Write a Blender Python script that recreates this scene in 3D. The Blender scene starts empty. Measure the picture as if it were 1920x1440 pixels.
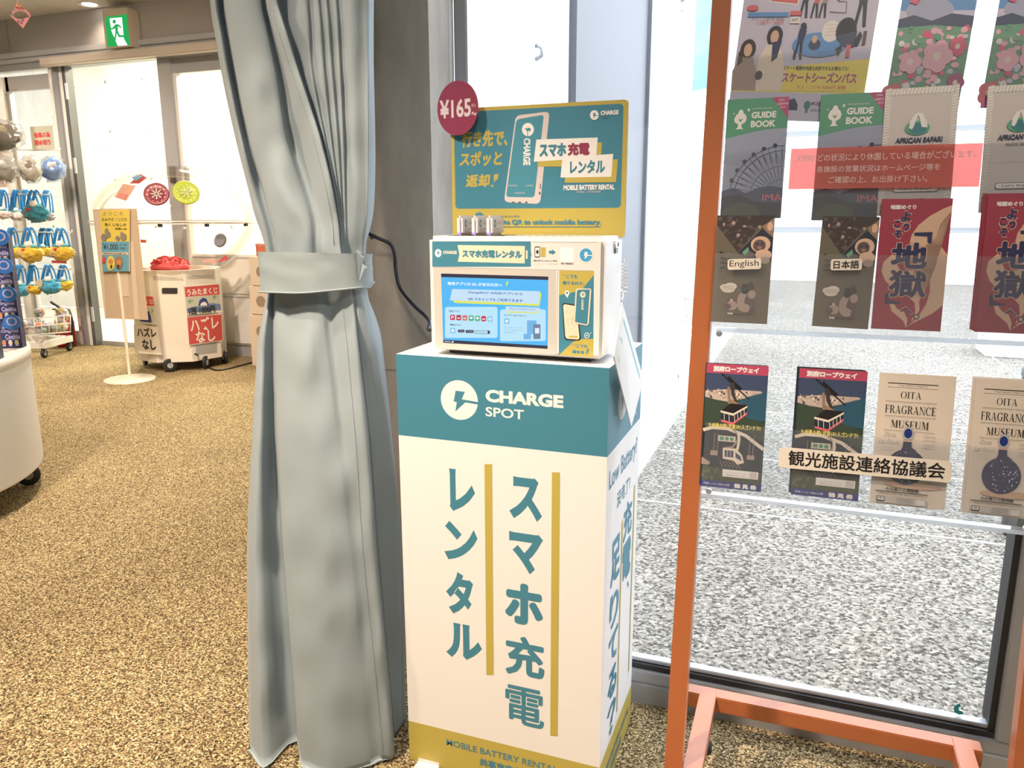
import bpy, bmesh, math, random
from mathutils import Vector, Matrix, noise
V = Vector
random.seed(7)
S = bpy.context.scene
COL = S.collection

# ------------------------------------------------------------------ camera
FPX, YAW, PITCH, ROLL, CAMH = 1460.7, .3582, .2123, -.0023, 1.2266
fw = V((-math.sin(YAW) * math.cos(PITCH), math.cos(YAW) * math.cos(PITCH), -math.sin(PITCH)))
rt0 = V((math.cos(YAW), math.sin(YAW), 0)); up0 = rt0.cross(fw)
rt = rt0 * math.cos(ROLL) + up0 * math.sin(ROLL); up = rt.cross(fw)
EYE = V((0, 0, CAMH))
cd = bpy.data.cameras.new('camera'); cam = bpy.data.objects.new('camera', cd); COL.objects.link(cam)
cd.sensor_width = 36; cd.lens = 36 * FPX / 1920; cd.clip_start = .02; cd.clip_end = 500
m3 = Matrix((rt, up, -fw)).transposed()
cam.matrix_world = Matrix.Translation(EYE) @ m3.to_4x4()
S.camera = cam

# ------------------------------------------------------------------ world, sun, lamps, exposure
S.view_settings.view_transform = 'Standard'; S.view_settings.look = 'None'
S.view_settings.gamma = 1; S.view_settings.use_curve_mapping = False
S.view_settings.exposure = 0.0
try:
    S.cycles.use_denoising = True
    S.cycles.max_bounces = 10; S.cycles.transparent_max_bounces = 16
    S.cycles.diffuse_bounces = 4; S.cycles.glossy_bounces = 4
    S.cycles.sample_clamp_indirect = 8
    S.cycles.caustics_reflective = False; S.cycles.caustics_refractive = False
except Exception:
    pass
W = bpy.data.worlds.new('sky'); S.world = W; W.use_nodes = True
bg = W.node_tree.nodes['Background']
bg.inputs[0].default_value = (.90, .97, 1.08, 1); bg.inputs[1].default_value = 7.6

def lamp(name, kind, loc, energy, color, size=.12, aim=None, spot=None, blend=.6):
    l = bpy.data.lights.new(name, kind); l.energy = energy; l.color = color
    if kind == 'AREA':
        l.shape = 'DISK'; l.size = size
    else:
        l.shadow_soft_size = size
    if kind == 'SPOT':
        l.spot_size = math.radians(spot); l.spot_blend = blend
    o = bpy.data.objects.new(name, l); COL.objects.link(o); o.location = loc
    if aim is not None:
        o.rotation_euler = (V(aim) - V(loc)).to_track_quat('-Z', 'Y').to_euler()
    return o
WARM = (1.0, .815, .65)
CEIL = 3.0
# hall ceiling spots, mostly out of frame; some are added fill
lamp('spot_or_fill', 'SPOT', (-1.15, .15, CEIL - .03), 540, WARM, .08, (-.78, 1.14, 0), 63, .85)
lamp('spot_or_fill', 'SPOT', (-2.3, .6, CEIL - .03), 230, WARM, .08, (-1.9, 1.5, 0), 100, .9)
lamp('spot_or_fill', 'SPOT', (-3.4, 3.2, CEIL - .03), 350, WARM, .08, (-3.4, 3.2, 0), 120, .9)
lamp('spot_or_fill', 'SPOT', (-5.88, 5.46, CEIL - .03), 14, WARM, .06, (-5.88, 5.3, 0), 120, .9)
lamp('spot_or_fill', 'SPOT', (-3.3, 2.3, CEIL - .03), 560, WARM, .08, (-5.5, 5.1, .9), 74, .9)  # added fill, brightens the raffle machine and back wall
lamp('spot_or_fill', 'SPOT', (-6.2, 3.5, CEIL - .03), 300, WARM, .08, (-6.45, 5.5, 1.1), 84, .9)  # added fill for the white door post and plush rack
lamp('spot_or_fill', 'SPOT', (-1.9, .1, CEIL - .03), 470, (1.0, .86, .73), .08, (-3.5, 2.0, .4), 50, .9)  # added fill aimed at the white drum counter
lamp('spot_or_fill', 'SPOT', (-4.4, 1.0, CEIL - .03), 220, WARM, .08, (-4.2, 1.8, 0), 110, .9)
lamp('spot_or_fill', 'SPOT', (.35, -.6, CEIL - .03), 150, (1.0, .90, .80), .08, (.3, 1.3, .7), 80, .9)  # unseen fill that brightens the brochure rack leaflets
# strip lights in the passage behind the glass doors
for lx in (-7.4, -5.9, -4.4):
    lamp('passage_lamp', 'AREA', (lx, 6.8, 3.2), 180, (1.0, .90, .66), .7, (lx, 6.9, 0))

# ------------------------------------------------------------------ helpers
def ray(x, y): return fw + rt * ((x - 960) / FPX) - up * ((y - 720) / FPX)
def at(x, y, Y): d = ray(x, y); return EYE + d * (Y / d.y)
def atx(x, y, X): d = ray(x, y); return EYE + d * (X / d.x)
def atz(x, y, z=0): d = ray(x, y); return EYE + d * ((z - CAMH) / d.z)
def atp(x, y, P, n): d = ray(x, y); return EYE + d * ((P - EYE).dot(n) / d.dot(n))
def Z(ox, oy, s): return lambda x, y: (ox + x * s, oy + y * s)

def s2l(c):
    c /= 255.0
    return c / 12.92 if c <= .04045 else ((c + .055) / 1.055) ** 2.4
def rgb(r, g, b): return (s2l(r), s2l(g), s2l(b))

MATS = {}
def mat(name, col, rough=.55, metal=0., emit=0., bump=None, spec=.5, vary=None, sheen=0):
    if name in MATS: return MATS[name]
    m = bpy.data.materials.new(name); m.use_nodes = True; nt = m.node_tree
    b = nt.nodes['Principled BSDF']
    b.inputs['Base Color'].default_value = (*col, 1); b.inputs['Roughness'].default_value = rough
    b.inputs['Metallic'].default_value = metal; b.inputs['Specular IOR Level'].default_value = spec
    if sheen:
        b.inputs['Sheen Weight'].default_value = sheen
    if emit:
        b.inputs['Base Color'].default_value = (0.01, 0.01, 0.01, 1)
        b.inputs['Emission Color'].default_value = (*col, 1); b.inputs['Emission Strength'].default_value = emit
    geo = None
    if bump or vary:
        geo = nt.nodes.new('ShaderNodeNewGeometry')
    if vary:      # vary = (scale, amount): mottled base colour
        n = nt.nodes.new('ShaderNodeTexNoise'); n.inputs['Scale'].default_value = vary[0]; n.inputs['Detail'].default_value = 5
        nt.links.new(geo.outputs['Position'], n.inputs['Vector'])
        r = nt.nodes.new('ShaderNodeMapRange'); r.inputs[3].default_value = 1 - vary[1]; r.inputs[4].default_value = 1 + vary[1]
        r.inputs[1].default_value = .25; r.inputs[2].default_value = .75
        nt.links.new(n.outputs['Fac'], r.inputs[0])
        x = nt.nodes.new('ShaderNodeVectorMath'); x.operation = 'SCALE'; x.inputs[0].default_value = col
        nt.links.new(r.outputs[0], x.inputs['Scale']); nt.links.new(x.outputs[0], b.inputs['Base Color'])
    if bump:      # bump = (scale, strength, distance)
        n = nt.nodes.new('ShaderNodeTexNoise'); n.inputs['Scale'].default_value = bump[0]; n.inputs['Detail'].default_value = 3
        nt.links.new(geo.outputs['Position'], n.inputs['Vector'])
        bp = nt.nodes.new('ShaderNodeBump'); bp.inputs['Strength'].default_value = bump[1]; bp.inputs['Distance'].default_value = bump[2]
        nt.links.new(n.outputs['Fac'], bp.inputs['Height']); nt.links.new(bp.outputs[0], b.inputs['Normal'])
    MATS[name] = m; return m

def clear(name, tint=(.96, .97, .97), gloss=.06, rough=.02, fres=True, diffuse=0, dcol=(1, 1, 1), through=False):
    m = bpy.data.materials.new(name); m.use_nodes = True; nt = m.node_tree; nt.nodes.clear()
    out = nt.nodes.new('ShaderNodeOutputMaterial'); t = nt.nodes.new('ShaderNodeBsdfTransparent')
    t.inputs[0].default_value = (*tint, 1); g = nt.nodes.new('ShaderNodeBsdfGlossy'); g.inputs['Roughness'].default_value = rough
    mx = nt.nodes.new('ShaderNodeMixShader'); src = t
    if diffuse:
        d = nt.nodes.new('ShaderNodeBsdfTranslucent' if through else 'ShaderNodeBsdfDiffuse'); d.inputs[0].default_value = (*dcol, 1)
        m2 = nt.nodes.new('ShaderNodeMixShader'); m2.inputs[0].default_value = diffuse
        nt.links.new(t.outputs[0], m2.inputs[1]); nt.links.new(d.outputs[0], m2.inputs[2]); src = m2
    if fres:
        f = nt.nodes.new('ShaderNodeLayerWeight'); f.inputs['Blend'].default_value = .12
        mm = nt.nodes.new('ShaderNodeMath'); mm.operation = 'MULTIPLY_ADD'; mm.inputs[1].default_value = .5; mm.inputs[2].default_value = gloss * .5
        nt.links.new(f.outputs['Fresnel'], mm.inputs[0]); nt.links.new(mm.outputs[0], mx.inputs[0])
    else:
        mx.inputs[0].default_value = gloss
    nt.links.new(src.outputs[0], mx.inputs[1]); nt.links.new(g.outputs[0], mx.inputs[2]); nt.links.new(mx.outputs[0], out.inputs[0])
    MATS[name] = m; return m

ORG = {}      # object name -> world origin of its vertices
class MB:
    def __init__(s): s.v = []; s.f = []; s.m = []; s.sm = []; s.mats = []
    def mi(s, m):
        if m not in s.mats: s.mats.append(m)
        return s.mats.index(m)
    def add(s, vs, fs, m, smooth=False):
        b = len(s.v); s.v += [V(p) for p in vs]; i = s.mi(m)
        for f in fs: s.f.append([b + k for k in f]); s.m.append(i); s.sm.append(smooth)
        return s
    def box(s, a, b, m, bev=0, rot=None, piv=None):
        a, b = V(a), V(b)
        bm = bmesh.new(); bmesh.ops.create_cube(bm, size=1)
        c = (a + b) / 2; d = b - a
        for q in bm.verts: q.co = V((q.co.x * abs(d.x), q.co.y * abs(d.y), q.co.z * abs(d.z)))
        if bev: bmesh.ops.bevel(bm, geom=bm.edges[:], offset=min(bev, .49 * min(abs(d.x), abs(d.y), abs(d.z))), segments=2, affect='EDGES')
        M = Matrix.Translation(c)
        if rot is not None:
            piv = V(piv) if piv is not None else c
            M = Matrix.Translation(piv) @ rot.to_4x4() @ Matrix.Translation(-piv) @ M
        bm.verts.index_update()
        s.add([M @ q.co for q in bm.verts], [[q.index for q in f.verts] for f in bm.faces], m, False); bm.free(); return s
    def bar(s, p, q, w, h, m, side=None):      # rectangular bar from p to q
        p, q = V(p), V(q); d = (q - p).normalized()
        a = V(side) if side is not None else (V((1, 0, 0)) if abs(d.x) < .9 else V((0, 1, 0)))
        a = (a - d * a.dot(d)).normalized(); b = d.cross(a)
        vs = [e + a * (w / 2 * i) + b * (h / 2 * j) for e in (p, q) for i, j in ((-1, -1), (1, -1), (1, 1), (-1, 1))]
        return s.add(vs, [[3, 2, 1, 0], [4, 5, 6, 7], [0, 1, 5, 4], [1, 2, 6, 5], [2, 3, 7, 6], [3, 0, 4, 7]], m)
    def tube(s, pts, r, m, n=8, closed=False, flat=1.):
        pts = [V(p) for p in pts]; N = len(pts); vs = []; prev = None
        rs = r if isinstance(r, (list, tuple)) else [r] * N
        for i, p in enumerate(pts):
            t = (pts[(i + 1) % N] - pts[i - 1]) if closed else (pts[min(i + 1, N - 1)] - pts[max(i - 1, 0)])
            t.normalize()
            if prev is None:
                prev = t.orthogonal().normalized()
            prev = (prev - t * prev.dot(t)).normalized(); b = t.cross(prev)
            for k in range(n):
                a = 2 * math.pi * k / n
                vs.append(p + (prev * math.cos(a) + b * math.sin(a) * flat) * rs[i])
        fs = []
        for i in range(N if closed else N - 1):
            for k in range(n):
                j = (i + 1) % N
                fs.append([i * n + k, i * n + (k + 1) % n, j * n + (k + 1) % n, j * n + k])
        if not closed:
            fs.append(list(range(n))[::-1]); fs.append([(N - 1) * n + k for k in range(n)])
        return s.add(vs, fs, m, True)
    def lathe(s, c, prof, m, n=40, axis='z', smooth=True, capb=True, capt=True, ang=None):
        c = V(c); vs = []; fs = []
        ax = {'z': lambda r, h, a: V((r * math.cos(a), r * math.sin(a), h)),
              'x': lambda r, h, a: V((h, r * math.cos(a), r * math.sin(a))),
              'y': lambda r, h, a: V((r * math.sin(a), h, r * math.cos(a)))}[axis] if isinstance(axis, str) else None
        if ax is None:
            w = V(axis).normalized(); u = w.orthogonal().normalized(); v = w.cross(u)
            ax = lambda r, h, a: u * (r * math.cos(a)) + v * (r * math.sin(a)) + w * h
        for r, h in prof:
            for k in range(n): vs.append(c + ax(r, h, 2 * math.pi * k / n))
        for i in range(len(prof) - 1):
            for k in range(n):
                fs.append([i * n + k, i * n + (k + 1) % n, (i + 1) * n + (k + 1) % n, (i + 1) * n + k])
        s.add(vs, fs, m, smooth)
        if capb and prof[0][0] > 1e-5: s.add(vs[:n], [list(range(n))[::-1]], m)
        if capt and prof[-1][0] > 1e-5: s.add(vs[-n:], [list(range(n))], m)
        return s
    def prism(s, pts, off, m):       # polygon in space extruded along off
        pts = [V(p) for p in pts]; n = len(pts); off = V(off)
        vs = pts + [p + off for p in pts]
        return s.add(vs, [list(range(n)), [n + k for k in range(n)][::-1]] + [[k, n + k, n + (k + 1) % n, (k + 1) % n] for k in range(n)], m)
    def blob(s, c, r, m, amp=.1, freq=3., seed=0, nu=20, nv=14, power=1.):
        c = V(c); r = V(r) if hasattr(r, '__len__') else V((r, r, r)); vs = []; fs = []
        for j in range(nv + 1):
            th = math.pi * j / nv
            for i in range(nu):
                ph = 2 * math.pi * i / nu
                d = V((math.sin(th) * math.cos(ph), math.sin(th) * math.sin(ph), math.cos(th)))
                k = 1 + amp * noise.noise(d * freq + V((seed * 7.3, seed * 3.1, 1)))
                vs.append(c + V((d.x * r.x, d.y * r.y, d.z * r.z)) * k)
        for j in range(nv):
            for i in range(nu):
                fs.append([j * nu + i, (j + 1) * nu + i, (j + 1) * nu + (i + 1) % nu, j * nu + (i + 1) % nu])
        return s.add(vs, fs, m, True)
    def build(s, name, parent=None, label=None, kind=None):
        me = bpy.data.meshes.new(name); o = bpy.data.objects.new(name, me); COL.objects.link(o)
        if parent is not None:
            org = ORG[parent.name]; o.parent = parent
        else:
            org = V((0, 0, 0))
        ORG[o.name] = org
        me.from_pydata([p - org for p in s.v], [], s.f)
        for m in s.mats: me.materials.append(m)
        me.polygons.foreach_set('material_index', s.m); me.polygons.foreach_set('use_smooth', s.sm)
        me.update()
        if label: o['label'] = label
        if kind: o['kind'] = kind
        return o

def thing(name, label, cat, loc, group=None):
    o = bpy.data.objects.new(name, None); COL.objects.link(o); o.location = loc; o.empty_display_size = .05
    ORG[o.name] = V(loc); o['label'] = label; o['category'] = cat
    if group: o['group'] = group
    return o
def tag(o, label, cat, group=None):
    o['label'] = label; o['category'] = cat
    if group: o['group'] = group
    return o
def struct(mb, name, parent=None):
    o = mb.build(name, parent)
    if parent is None: o['kind'] = 'structure'
    return o

TXT = {}
def glyphs(body, shear=0., offset=0.):
    key = (body, shear, offset)
    if key in TXT: return TXT[key]
    c = bpy.data.curves.new('glyphs', 'FONT'); c.body = body; c.fill_mode = 'FRONT'; c.shear = shear; c.offset = offset; c.resolution_u = 3
    o = bpy.data.objects.new('glyphs', c); COL.objects.link(o)
    me = bpy.data.meshes.new_from_object(o.evaluated_get(bpy.context.evaluated_depsgraph_get()))
    vs = [(v.co.x, v.co.y) for v in me.vertices]; fs = [list(p.vertices) for p in me.polygons]
    bpy.data.objects.remove(o); bpy.data.curves.remove(c); bpy.data.meshes.remove(me)
    TXT[key] = (vs, fs); return TXT[key]

class G:
    """flat artwork on a plane: P origin, u right, v up, n towards the viewer; xf maps design coordinates to (a, b) metres"""
    def __init__(s, mb, P, u, v, xf=None, step=2.2e-5, k0=1.2e-4):
        s.mb = mb; s.P = V(P); s.u = V(u).normalized(); s.v = V(v).normalized(); s.n = s.u.cross(s.v); s.k = k0; s.step = step
        s.xf = xf or (lambda x, y: (x, y))
    def px(s, zm=None):       # design coordinates are photo pixels (through zm)
        def f(x, y):
            if zm: x, y = zm(x, y)
            d = atp(x, y, s.P, s.n) - s.P
            return d.dot(s.u), d.dot(s.v)
        s.xf = f; return s
    def norm(s, w, h):        # 0..1 from the top left corner
        s.xf = lambda x, y: (x * w, (1 - y) * h); s.w = w; s.h = h; return s
    def _pt(s, a, b): return s.P + s.u * a + s.v * b + s.n * s.k
    def raw(s, pts, fs, m): s.mb.add([s._pt(*p) for p in pts], fs, m)
    def poly(s, pts, m):
        pts = [s.xf(*p) for p in pts]
        ar = sum(pts[i - 1][0] * pts[i][1] - pts[i][0] * pts[i - 1][1] for i in range(len(pts)))
        s.raw(pts, [list(range(len(pts)))[:: 1 if ar > 0 else -1]], m); s.k += s.step; return s
    def rect(s, x0, y0, x1, y1, m): return s.poly([(x0, y0), (x1, y0), (x1, y1), (x0, y1)], m)
    def ell(s, cx, cy, rx, ry, m, n=32, a0=0, a1=2 * math.pi):
        return s.poly([(cx + rx * math.cos(a0 + (a1 - a0) * i / n), cy + ry * math.sin(a0 + (a1 - a0) * i / n)) for i in range(n)], m)
    def rrect(s, x0, y0, x1, y1, r, m, ry=None):
        ry = ry or r; p = []
        for cx, cy, a in ((x1 - r, y0 + ry, -90), (x1 - r, y1 - ry, 0), (x0 + r, y1 - ry, 90), (x0 + r, y0 + ry, 180)):
            for i in range(6):
                t = math.radians(a + 18 * i); p.append((cx + r * math.cos(t), cy + ry * math.sin(t)))
        return s.poly(p, m)
    def line(s, pts, w, m):     # w in metres
        q = [V(s.xf(*p)) for p in pts]
        vs = []; N = len(q)
        for i in range(N):
            t = (q[min(i + 1, N - 1)] - q[max(i - 1, 0)]).normalized(); nn = V((-t.y, t.x)) * (w / 2)
            vs += [tuple(q[i] - nn), tuple(q[i] + nn)]
        s.raw(vs, [[2 * i, 2 * i + 2, 2 * i + 3, 2 * i + 1] for i in range(N - 1)], m); s.k += s.step; return s
    def text(s, body, x0, y0, x1, y1, m, bold=0., shear=0., rot=0, skew=0.):
        """glyph outlines fitted to the box whose top-left / bottom-right corners are given"""
        vs, fs = glyphs(body, shear)
        if not vs: return s
        turn = {-90: lambda x, y: (y, -x), 90: lambda x, y: (-y, x)}.get(rot, lambda x, y: (x, y))
        a0, b1 = s.xf(x0, y0); a1, b0 = s.xf(x1, y1)
        plain = 'ホ' not in body and all(ord(ch) < 0x3400 or ord(ch) > 0xff00 for ch in body)     # Latin and kana: the outlines themselves are thickened
        if bold and plain:
            q = [turn(*p) for p in vs]; hx = max(p[0] for p in q) - min(p[0] for p in q); hy = max(p[1] for p in q) - min(p[1] for p in q)
            k_ = ((a1 - a0) / max(hx, 1e-9) + (b1 - b0) / max(hy, 1e-9)) / 2
            vs, fs = glyphs(body, shear, round(min(.05, bold / max(k_, 1e-9)), 4)); bw = 0
        else:
            bw = bold
        vs = [turn(*p) for p in vs]
        xs = [p[0] for p in vs]; ys = [p[1] for p in vs]
        a0 += bw; a1 -= bw; b0 += bw; b1 -= bw
        sx = (a1 - a0) / max(1e-9, max(xs) - min(xs)); sy = (b1 - b0) / max(1e-9, max(ys) - min(ys))
        mx, my = min(xs), min(ys)
        pts = [(a0 + (x - mx) * sx + (y - my) * sy * skew, b0 + (y - my) * sy) for x, y in vs]
        offs = [(0, 0)] if not bw else [(bw * r * math.cos(t * math.pi / 6), bw * r * math.sin(t * math.pi / 6)) for r in (.5, 1) for t in range(12)]
        for dx, dy in offs:      # kanji: outlines laid over one another, each a hair higher
            s.raw([(a + dx, b + dy) for a, b in pts], fs, m); s.k += s.step * .12 if bw else 0
        s.k += s.step; return s
    def logo(s, cx, cy, rx, ry, fg, cut, rot=0):      # disc with a lightning bolt and slit
        s.ell(cx, cy, rx, ry, fg, 40)
        b = ((-.185, .465), (.32, .444), (.14, .056), (1.01, -.02), (1.01, -.14), (.33, -.09), (-.22, -.6), (-.13, -.113), (-.3, -.09))
        if rot: b = [(y, -x) for x, y in b]
        s.poly([(cx + x * rx, cy - y * ry) for x, y in b], cut); return s
    def bolt(s, x0, y0, x1, y1, m):
        b = ((.35, 0), (1, 0), (.62, .4), (.9, .4), (.0, 1), (.25, .55), (0, .55))
        return s.poly([(x0 + a * (x1 - x0), y0 + c * (y1 - y0)) for a, c in b], m)

# ------------------------------------------------------------------ materials
white = mat('white_paint', (.80, .79, .77), .45)
paper = mat('white_print', (.82, .81, .79), .5)
teal = mat('teal_print', (.055, .225, .315), .45)
yellow = mat('yellow_print', (.50, .405, .085), .5)
maroon = mat('maroon_print', (.27, .038, .085), .5)
unitm = mat('off_white_plastic', (.74, .72, .69), .4)
grey = mat('grey_aluminium', (.36, .37, .39), .4, .3)
lgrey = mat('light_grey_aluminium', (.50, .51, .54), .4, .3)
dgrey = mat('dark_grey_metal', (.13, .135, .14), .45, .2)
black = mat('black_rubber', (.018, .018, .02), .5)
blackp = mat('black_print', (.02, .02, .022), .5)
orange = mat('orange_paint', (.41, .125, .043), .32, vary=(3, .05))
chrome = mat('chrome', (.75, .75, .76), .18, 1)
glass = clear('window_glass', (.97, .98, .985), .04)
acrylic = clear('clear_acrylic', (.95, .96, .97), .08, diffuse=.03)

def speckle(name, cols, scale, bump=.5, dist=.003, big=None, joints=None, rough=.9):
    """looped pile / pebble wash: small cells of several tones"""
    m = bpy.data.materials.new(name); m.use_nodes = True; nt = m.node_tree; L = nt.links
    b = nt.nodes['Principled BSDF']; b.inputs['Roughness'].default_value = rough; b.inputs['Specular IOR Level'].default_value = .2
    g = nt.nodes.new('ShaderNodeNewGeometry')
    v = nt.nodes.new('ShaderNodeTexVoronoi'); v.inputs['Scale'].default_value = scale; L.new(g.outputs['Position'], v.inputs['Vector'])
    sep = nt.nodes.new('ShaderNodeSeparateColor'); L.new(v.outputs['Color'], sep.inputs[0])
    r = nt.nodes.new('ShaderNodeValToRGB'); r.color_ramp.interpolation = 'CONSTANT'
    while len(r.color_ramp.elements) < len(cols): r.color_ramp.elements.new(.5)
    for e, (p, c) in zip(r.color_ramp.elements, cols): e.position = p; e.color = (*c, 1)
    L.new(sep.outputs[0], r.inputs[0]); src = r.outputs[0]
    if big:
        n = nt.nodes.new('ShaderNodeTexNoise'); n.inputs['Scale'].default_value = big[0]; n.inputs['Detail'].default_value = 4
        L.new(g.outputs['Position'], n.inputs['Vector'])
        mr = nt.nodes.new('ShaderNodeMapRange'); mr.inputs[1].default_value = .3; mr.inputs[2].default_value = .7
        mr.inputs[3].default_value = 1 - big[1]; mr.inputs[4].default_value = 1 + big[1]; L.new(n.outputs[0], mr.inputs[0])
        x = nt.nodes.new('ShaderNodeVectorMath'); x.operation = 'SCALE'; L.new(src, x.inputs[0]); L.new(mr.outputs[0], x.inputs['Scale']); src = x.outputs[0]
    L.new(src, b.inputs['Base Color'])
    bp = nt.nodes.new('ShaderNodeBump'); bp.inputs['Strength'].default_value = bump; bp.inputs['Distance'].default_value = dist; bp.invert = True
    L.new(v.outputs['Distance'], bp.inputs['Height']); L.new(bp.outputs[0], b.inputs['Normal'])
    MATS[name] = m; return m

def concrete(name, col, holes=None, seam=None, amp=.22, rough=.8):
    """cast concrete: clouds, air pits and formwork seams; holes = tie-hole pitch in metres"""
    m = bpy.data.materials.new(name); m.use_nodes = True; nt = m.node_tree; L = nt.links
    b = nt.nodes['Principled BSDF']; b.inputs['Roughness'].default_value = rough; b.inputs['Specular IOR Level'].default_value = .25
    g = nt.nodes.new('ShaderNodeNewGeometry')
    def N(t): return nt.nodes.new(t)
    n = N('ShaderNodeTexNoise'); n.inputs['Scale'].default_value = 3.2; n.inputs['Detail'].default_value = 8; n.inputs['Roughness'].default_value = .65
    mp = N('ShaderNodeMapping'); mp.inputs['Scale'].default_value = (2.2, 2.2, .8); L.new(g.outputs['Position'], mp.inputs[0]); L.new(mp.outputs[0], n.inputs['Vector'])
    mr = N('ShaderNodeMapRange'); mr.inputs[1].default_value = .3; mr.inputs[2].default_value = .7; mr.inputs[3].default_value = 1 - amp; mr.inputs[4].default_value = 1 + amp
    L.new(n.outputs[0], mr.inputs[0])
    v = N('ShaderNodeTexVoronoi'); v.inputs['Scale'].default_value = 11; L.new(g.outputs['Position'], v.inputs['Vector'])
    sc = N('ShaderNodeSeparateColor'); L.new(v.outputs['Color'], sc.inputs[0])
    pr = N('ShaderNodeMath'); pr.operation = 'MULTIPLY'; pr.inputs[1].default_value = .10; L.new(sc.outputs[0], pr.inputs[0])       # pit radius differs per cell
    pit = N('ShaderNodeMath'); pit.operation = 'GREATER_THAN'; L.new(v.outputs['Distance'], pit.inputs[0]); L.new(pr.outputs[0], pit.inputs[1])
    pm = N('ShaderNodeMapRange'); pm.inputs[3].default_value = .22; pm.inputs[4].default_value = 1; L.new(pit.outputs[0], pm.inputs[0])
    f = N('ShaderNodeMath'); f.operation = 'MULTIPLY'; L.new(mr.outputs[0], f.inputs[0]); L.new(pm.outputs[0], f.inputs[1]); last = f
    sx = N('ShaderNodeSeparateXYZ'); L.new(g.outputs['Position'], sx.inputs[0])
    def grid(sock, pitch, off):
        a = N('ShaderNodeMath'); a.operation = 'ADD'; a.inputs[1].default_value = off; L.new(sock, a.inputs[0])
        p = N('ShaderNodeMath'); p.operation = 'PINGPONG'; p.inputs[1].default_value = pitch / 2; L.new(a.outputs[0], p.inputs[0]); return p
    if holes:
        a = grid(sx.outputs[0], holes, .1); c = grid(sx.outputs[2], holes, .1)
        cx = N('ShaderNodeCombineXYZ'); L.new(a.outputs[0], cx.inputs[0]); L.new(c.outputs[0], cx.inputs[1])
        ln = N('ShaderNodeVectorMath'); ln.operation = 'LENGTH'; L.new(cx.outputs[0], ln.inputs[0])
        gt = N('ShaderNodeMapRange'); gt.inputs[1].default_value = .017; gt.inputs[2].default_value = .022; gt.inputs[3].default_value = .35; gt.inputs[4].default_value = 1
        L.new(ln.outputs['Value'], gt.inputs[0])
        f2 = N('ShaderNodeMath'); f2.operation = 'MULTIPLY'; L.new(last.outputs[0], f2.inputs[0]); L.new(gt.outputs[0], f2.inputs[1]); last = f2
    if seam:
        for sock, pitch, off in seam:
            a = grid(sx.outputs[sock], pitch, off)
            gt = N('ShaderNodeMapRange'); gt.inputs[1].default_value = .001; gt.inputs[2].default_value = .003; gt.inputs[3].default_value = .6; gt.inputs[4].default_value = 1
            L.new(a.outputs[0], gt.inputs[0])
            f2 = N('ShaderNodeMath'); f2.operation = 'MULTIPLY'; L.new(last.outputs[0], f2.inputs[0]); L.new(gt.outputs[0], f2.inputs[1]); last = f2
    x = N('ShaderNodeVectorMath'); x.operation = 'SCALE'; x.inputs[0].default_value = col; L.new(last.outputs[0], x.inputs['Scale']); L.new(x.outputs[0], b.inputs['Base Color'])
    bp = N('ShaderNodeBump'); bp.inputs['Strength'].default_value = .25; bp.inputs['Distance'].default_value = .004; L.new(last.outputs[0], bp.inputs['Height']); L.new(bp.outputs[0], b.inputs['Normal'])
    MATS[name] = m; return m

carpet = speckle('carpet_pile', [(0, (.06, .040, .020)), (.2, (.17, .118, .056)), (.42, (.32, .235, .118)), (.68, (.53, .41, .215)), (.88, (.74, .62, .37))], 260, .9, .004, (1.3, .10))
pebble = speckle('pebble_wash', [(0, (.060, .053, .045)), (.16, (.125, .112, .095)), (.36, (.215, .193, .160)), (.62, (.290, .262, .215)), (.86, (.375, .342, .285))], 115, .6, .004, (.8, .10))
conc = concrete('pillar_concrete', (.36, .33, .29), seam=[(2, .9, .06)])
concL = concrete('pale_concrete', (.62, .60, .54), holes=.6, seam=[(0, 1.8, .3), (2, .9, .3)], amp=.1)
ceilm = mat('ceiling_paint', (.66, .63, .58), .7)
hdrm = mat('header_panel', (.42, .40, .385), .5, .2)

# ------------------------------------------------------------------ setting
XW, YW, YB = -.87, 1.80, 5.70        # outer side wall, front window, glass doors at the back
struct(MB().add([(-11, -4, 0), (2.8, -4, 0), (2.8, YW + .02, 0), (XW, YW + .02, 0), (XW, YB + .1, 0), (-11, YB + .1, 0)], [[0, 1, 2, 3, 4, 5]], carpet), 'floor')
struct(MB().add([(-11, -4, CEIL), (2.8, -4, CEIL), (2.8, YW + .1, CEIL), (XW, YW + .1, CEIL), (XW, YB, CEIL), (-11, YB, CEIL)], [[5, 4, 3, 2, 1, 0]], ceilm), 'ceiling')
struct(MB().box((-11.1, -4, 0), (-11, YB, CEIL), white), 'wall_left')
struct(MB().box((-11, -4.1, 0), (2.8, -4, CEIL), white), 'wall_rear')
struct(MB().box((2.8, -4, 0), (2.9, YW + .1, CEIL), white), 'wall_right')
# concrete pillar at the corner and the facade running away from it outside
struct(MB().box((-1.27, 1.73, 0), (-.85, 1.866, CEIL), conc), 'wall_pillar')
fpan = mat('blue_grey_panel', (.095, .10, .115), .5)
fac = struct(MB().box((-.97, 1.866, 0), (-.872, 1.94, 3.2), grey).box((-.97, 3.02, 0), (-.868, 3.585, 3.2), fpan).box((-.97, 3.585, 0), (-.885, 4.45, 3.2), fpan)
      .box((-.97, 4.45, 0), (-.865, 4.50, 3.2), dgrey).box((-.97, 5.95, 0), (-.865, 6.05, 3.2), white).box((-.97, 1.94, 0), (-.865, 6.0, .03), lgrey)
      .box((-.97, 1.866, 2.95), (-.86, 6.05, 3.2), white), 'wall_facade')
glarem = mat('white_sky_glare', (.86, .87, .86), .6)  # plain white carries the sky reflection of the side glass
film = mat('pale_teal_film', (.55, .78, .78), .4)
w2 = thing('window_2', 'side window', 'window', (-.9, 2.5, 0)); w2['kind'] = 'structure'
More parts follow.
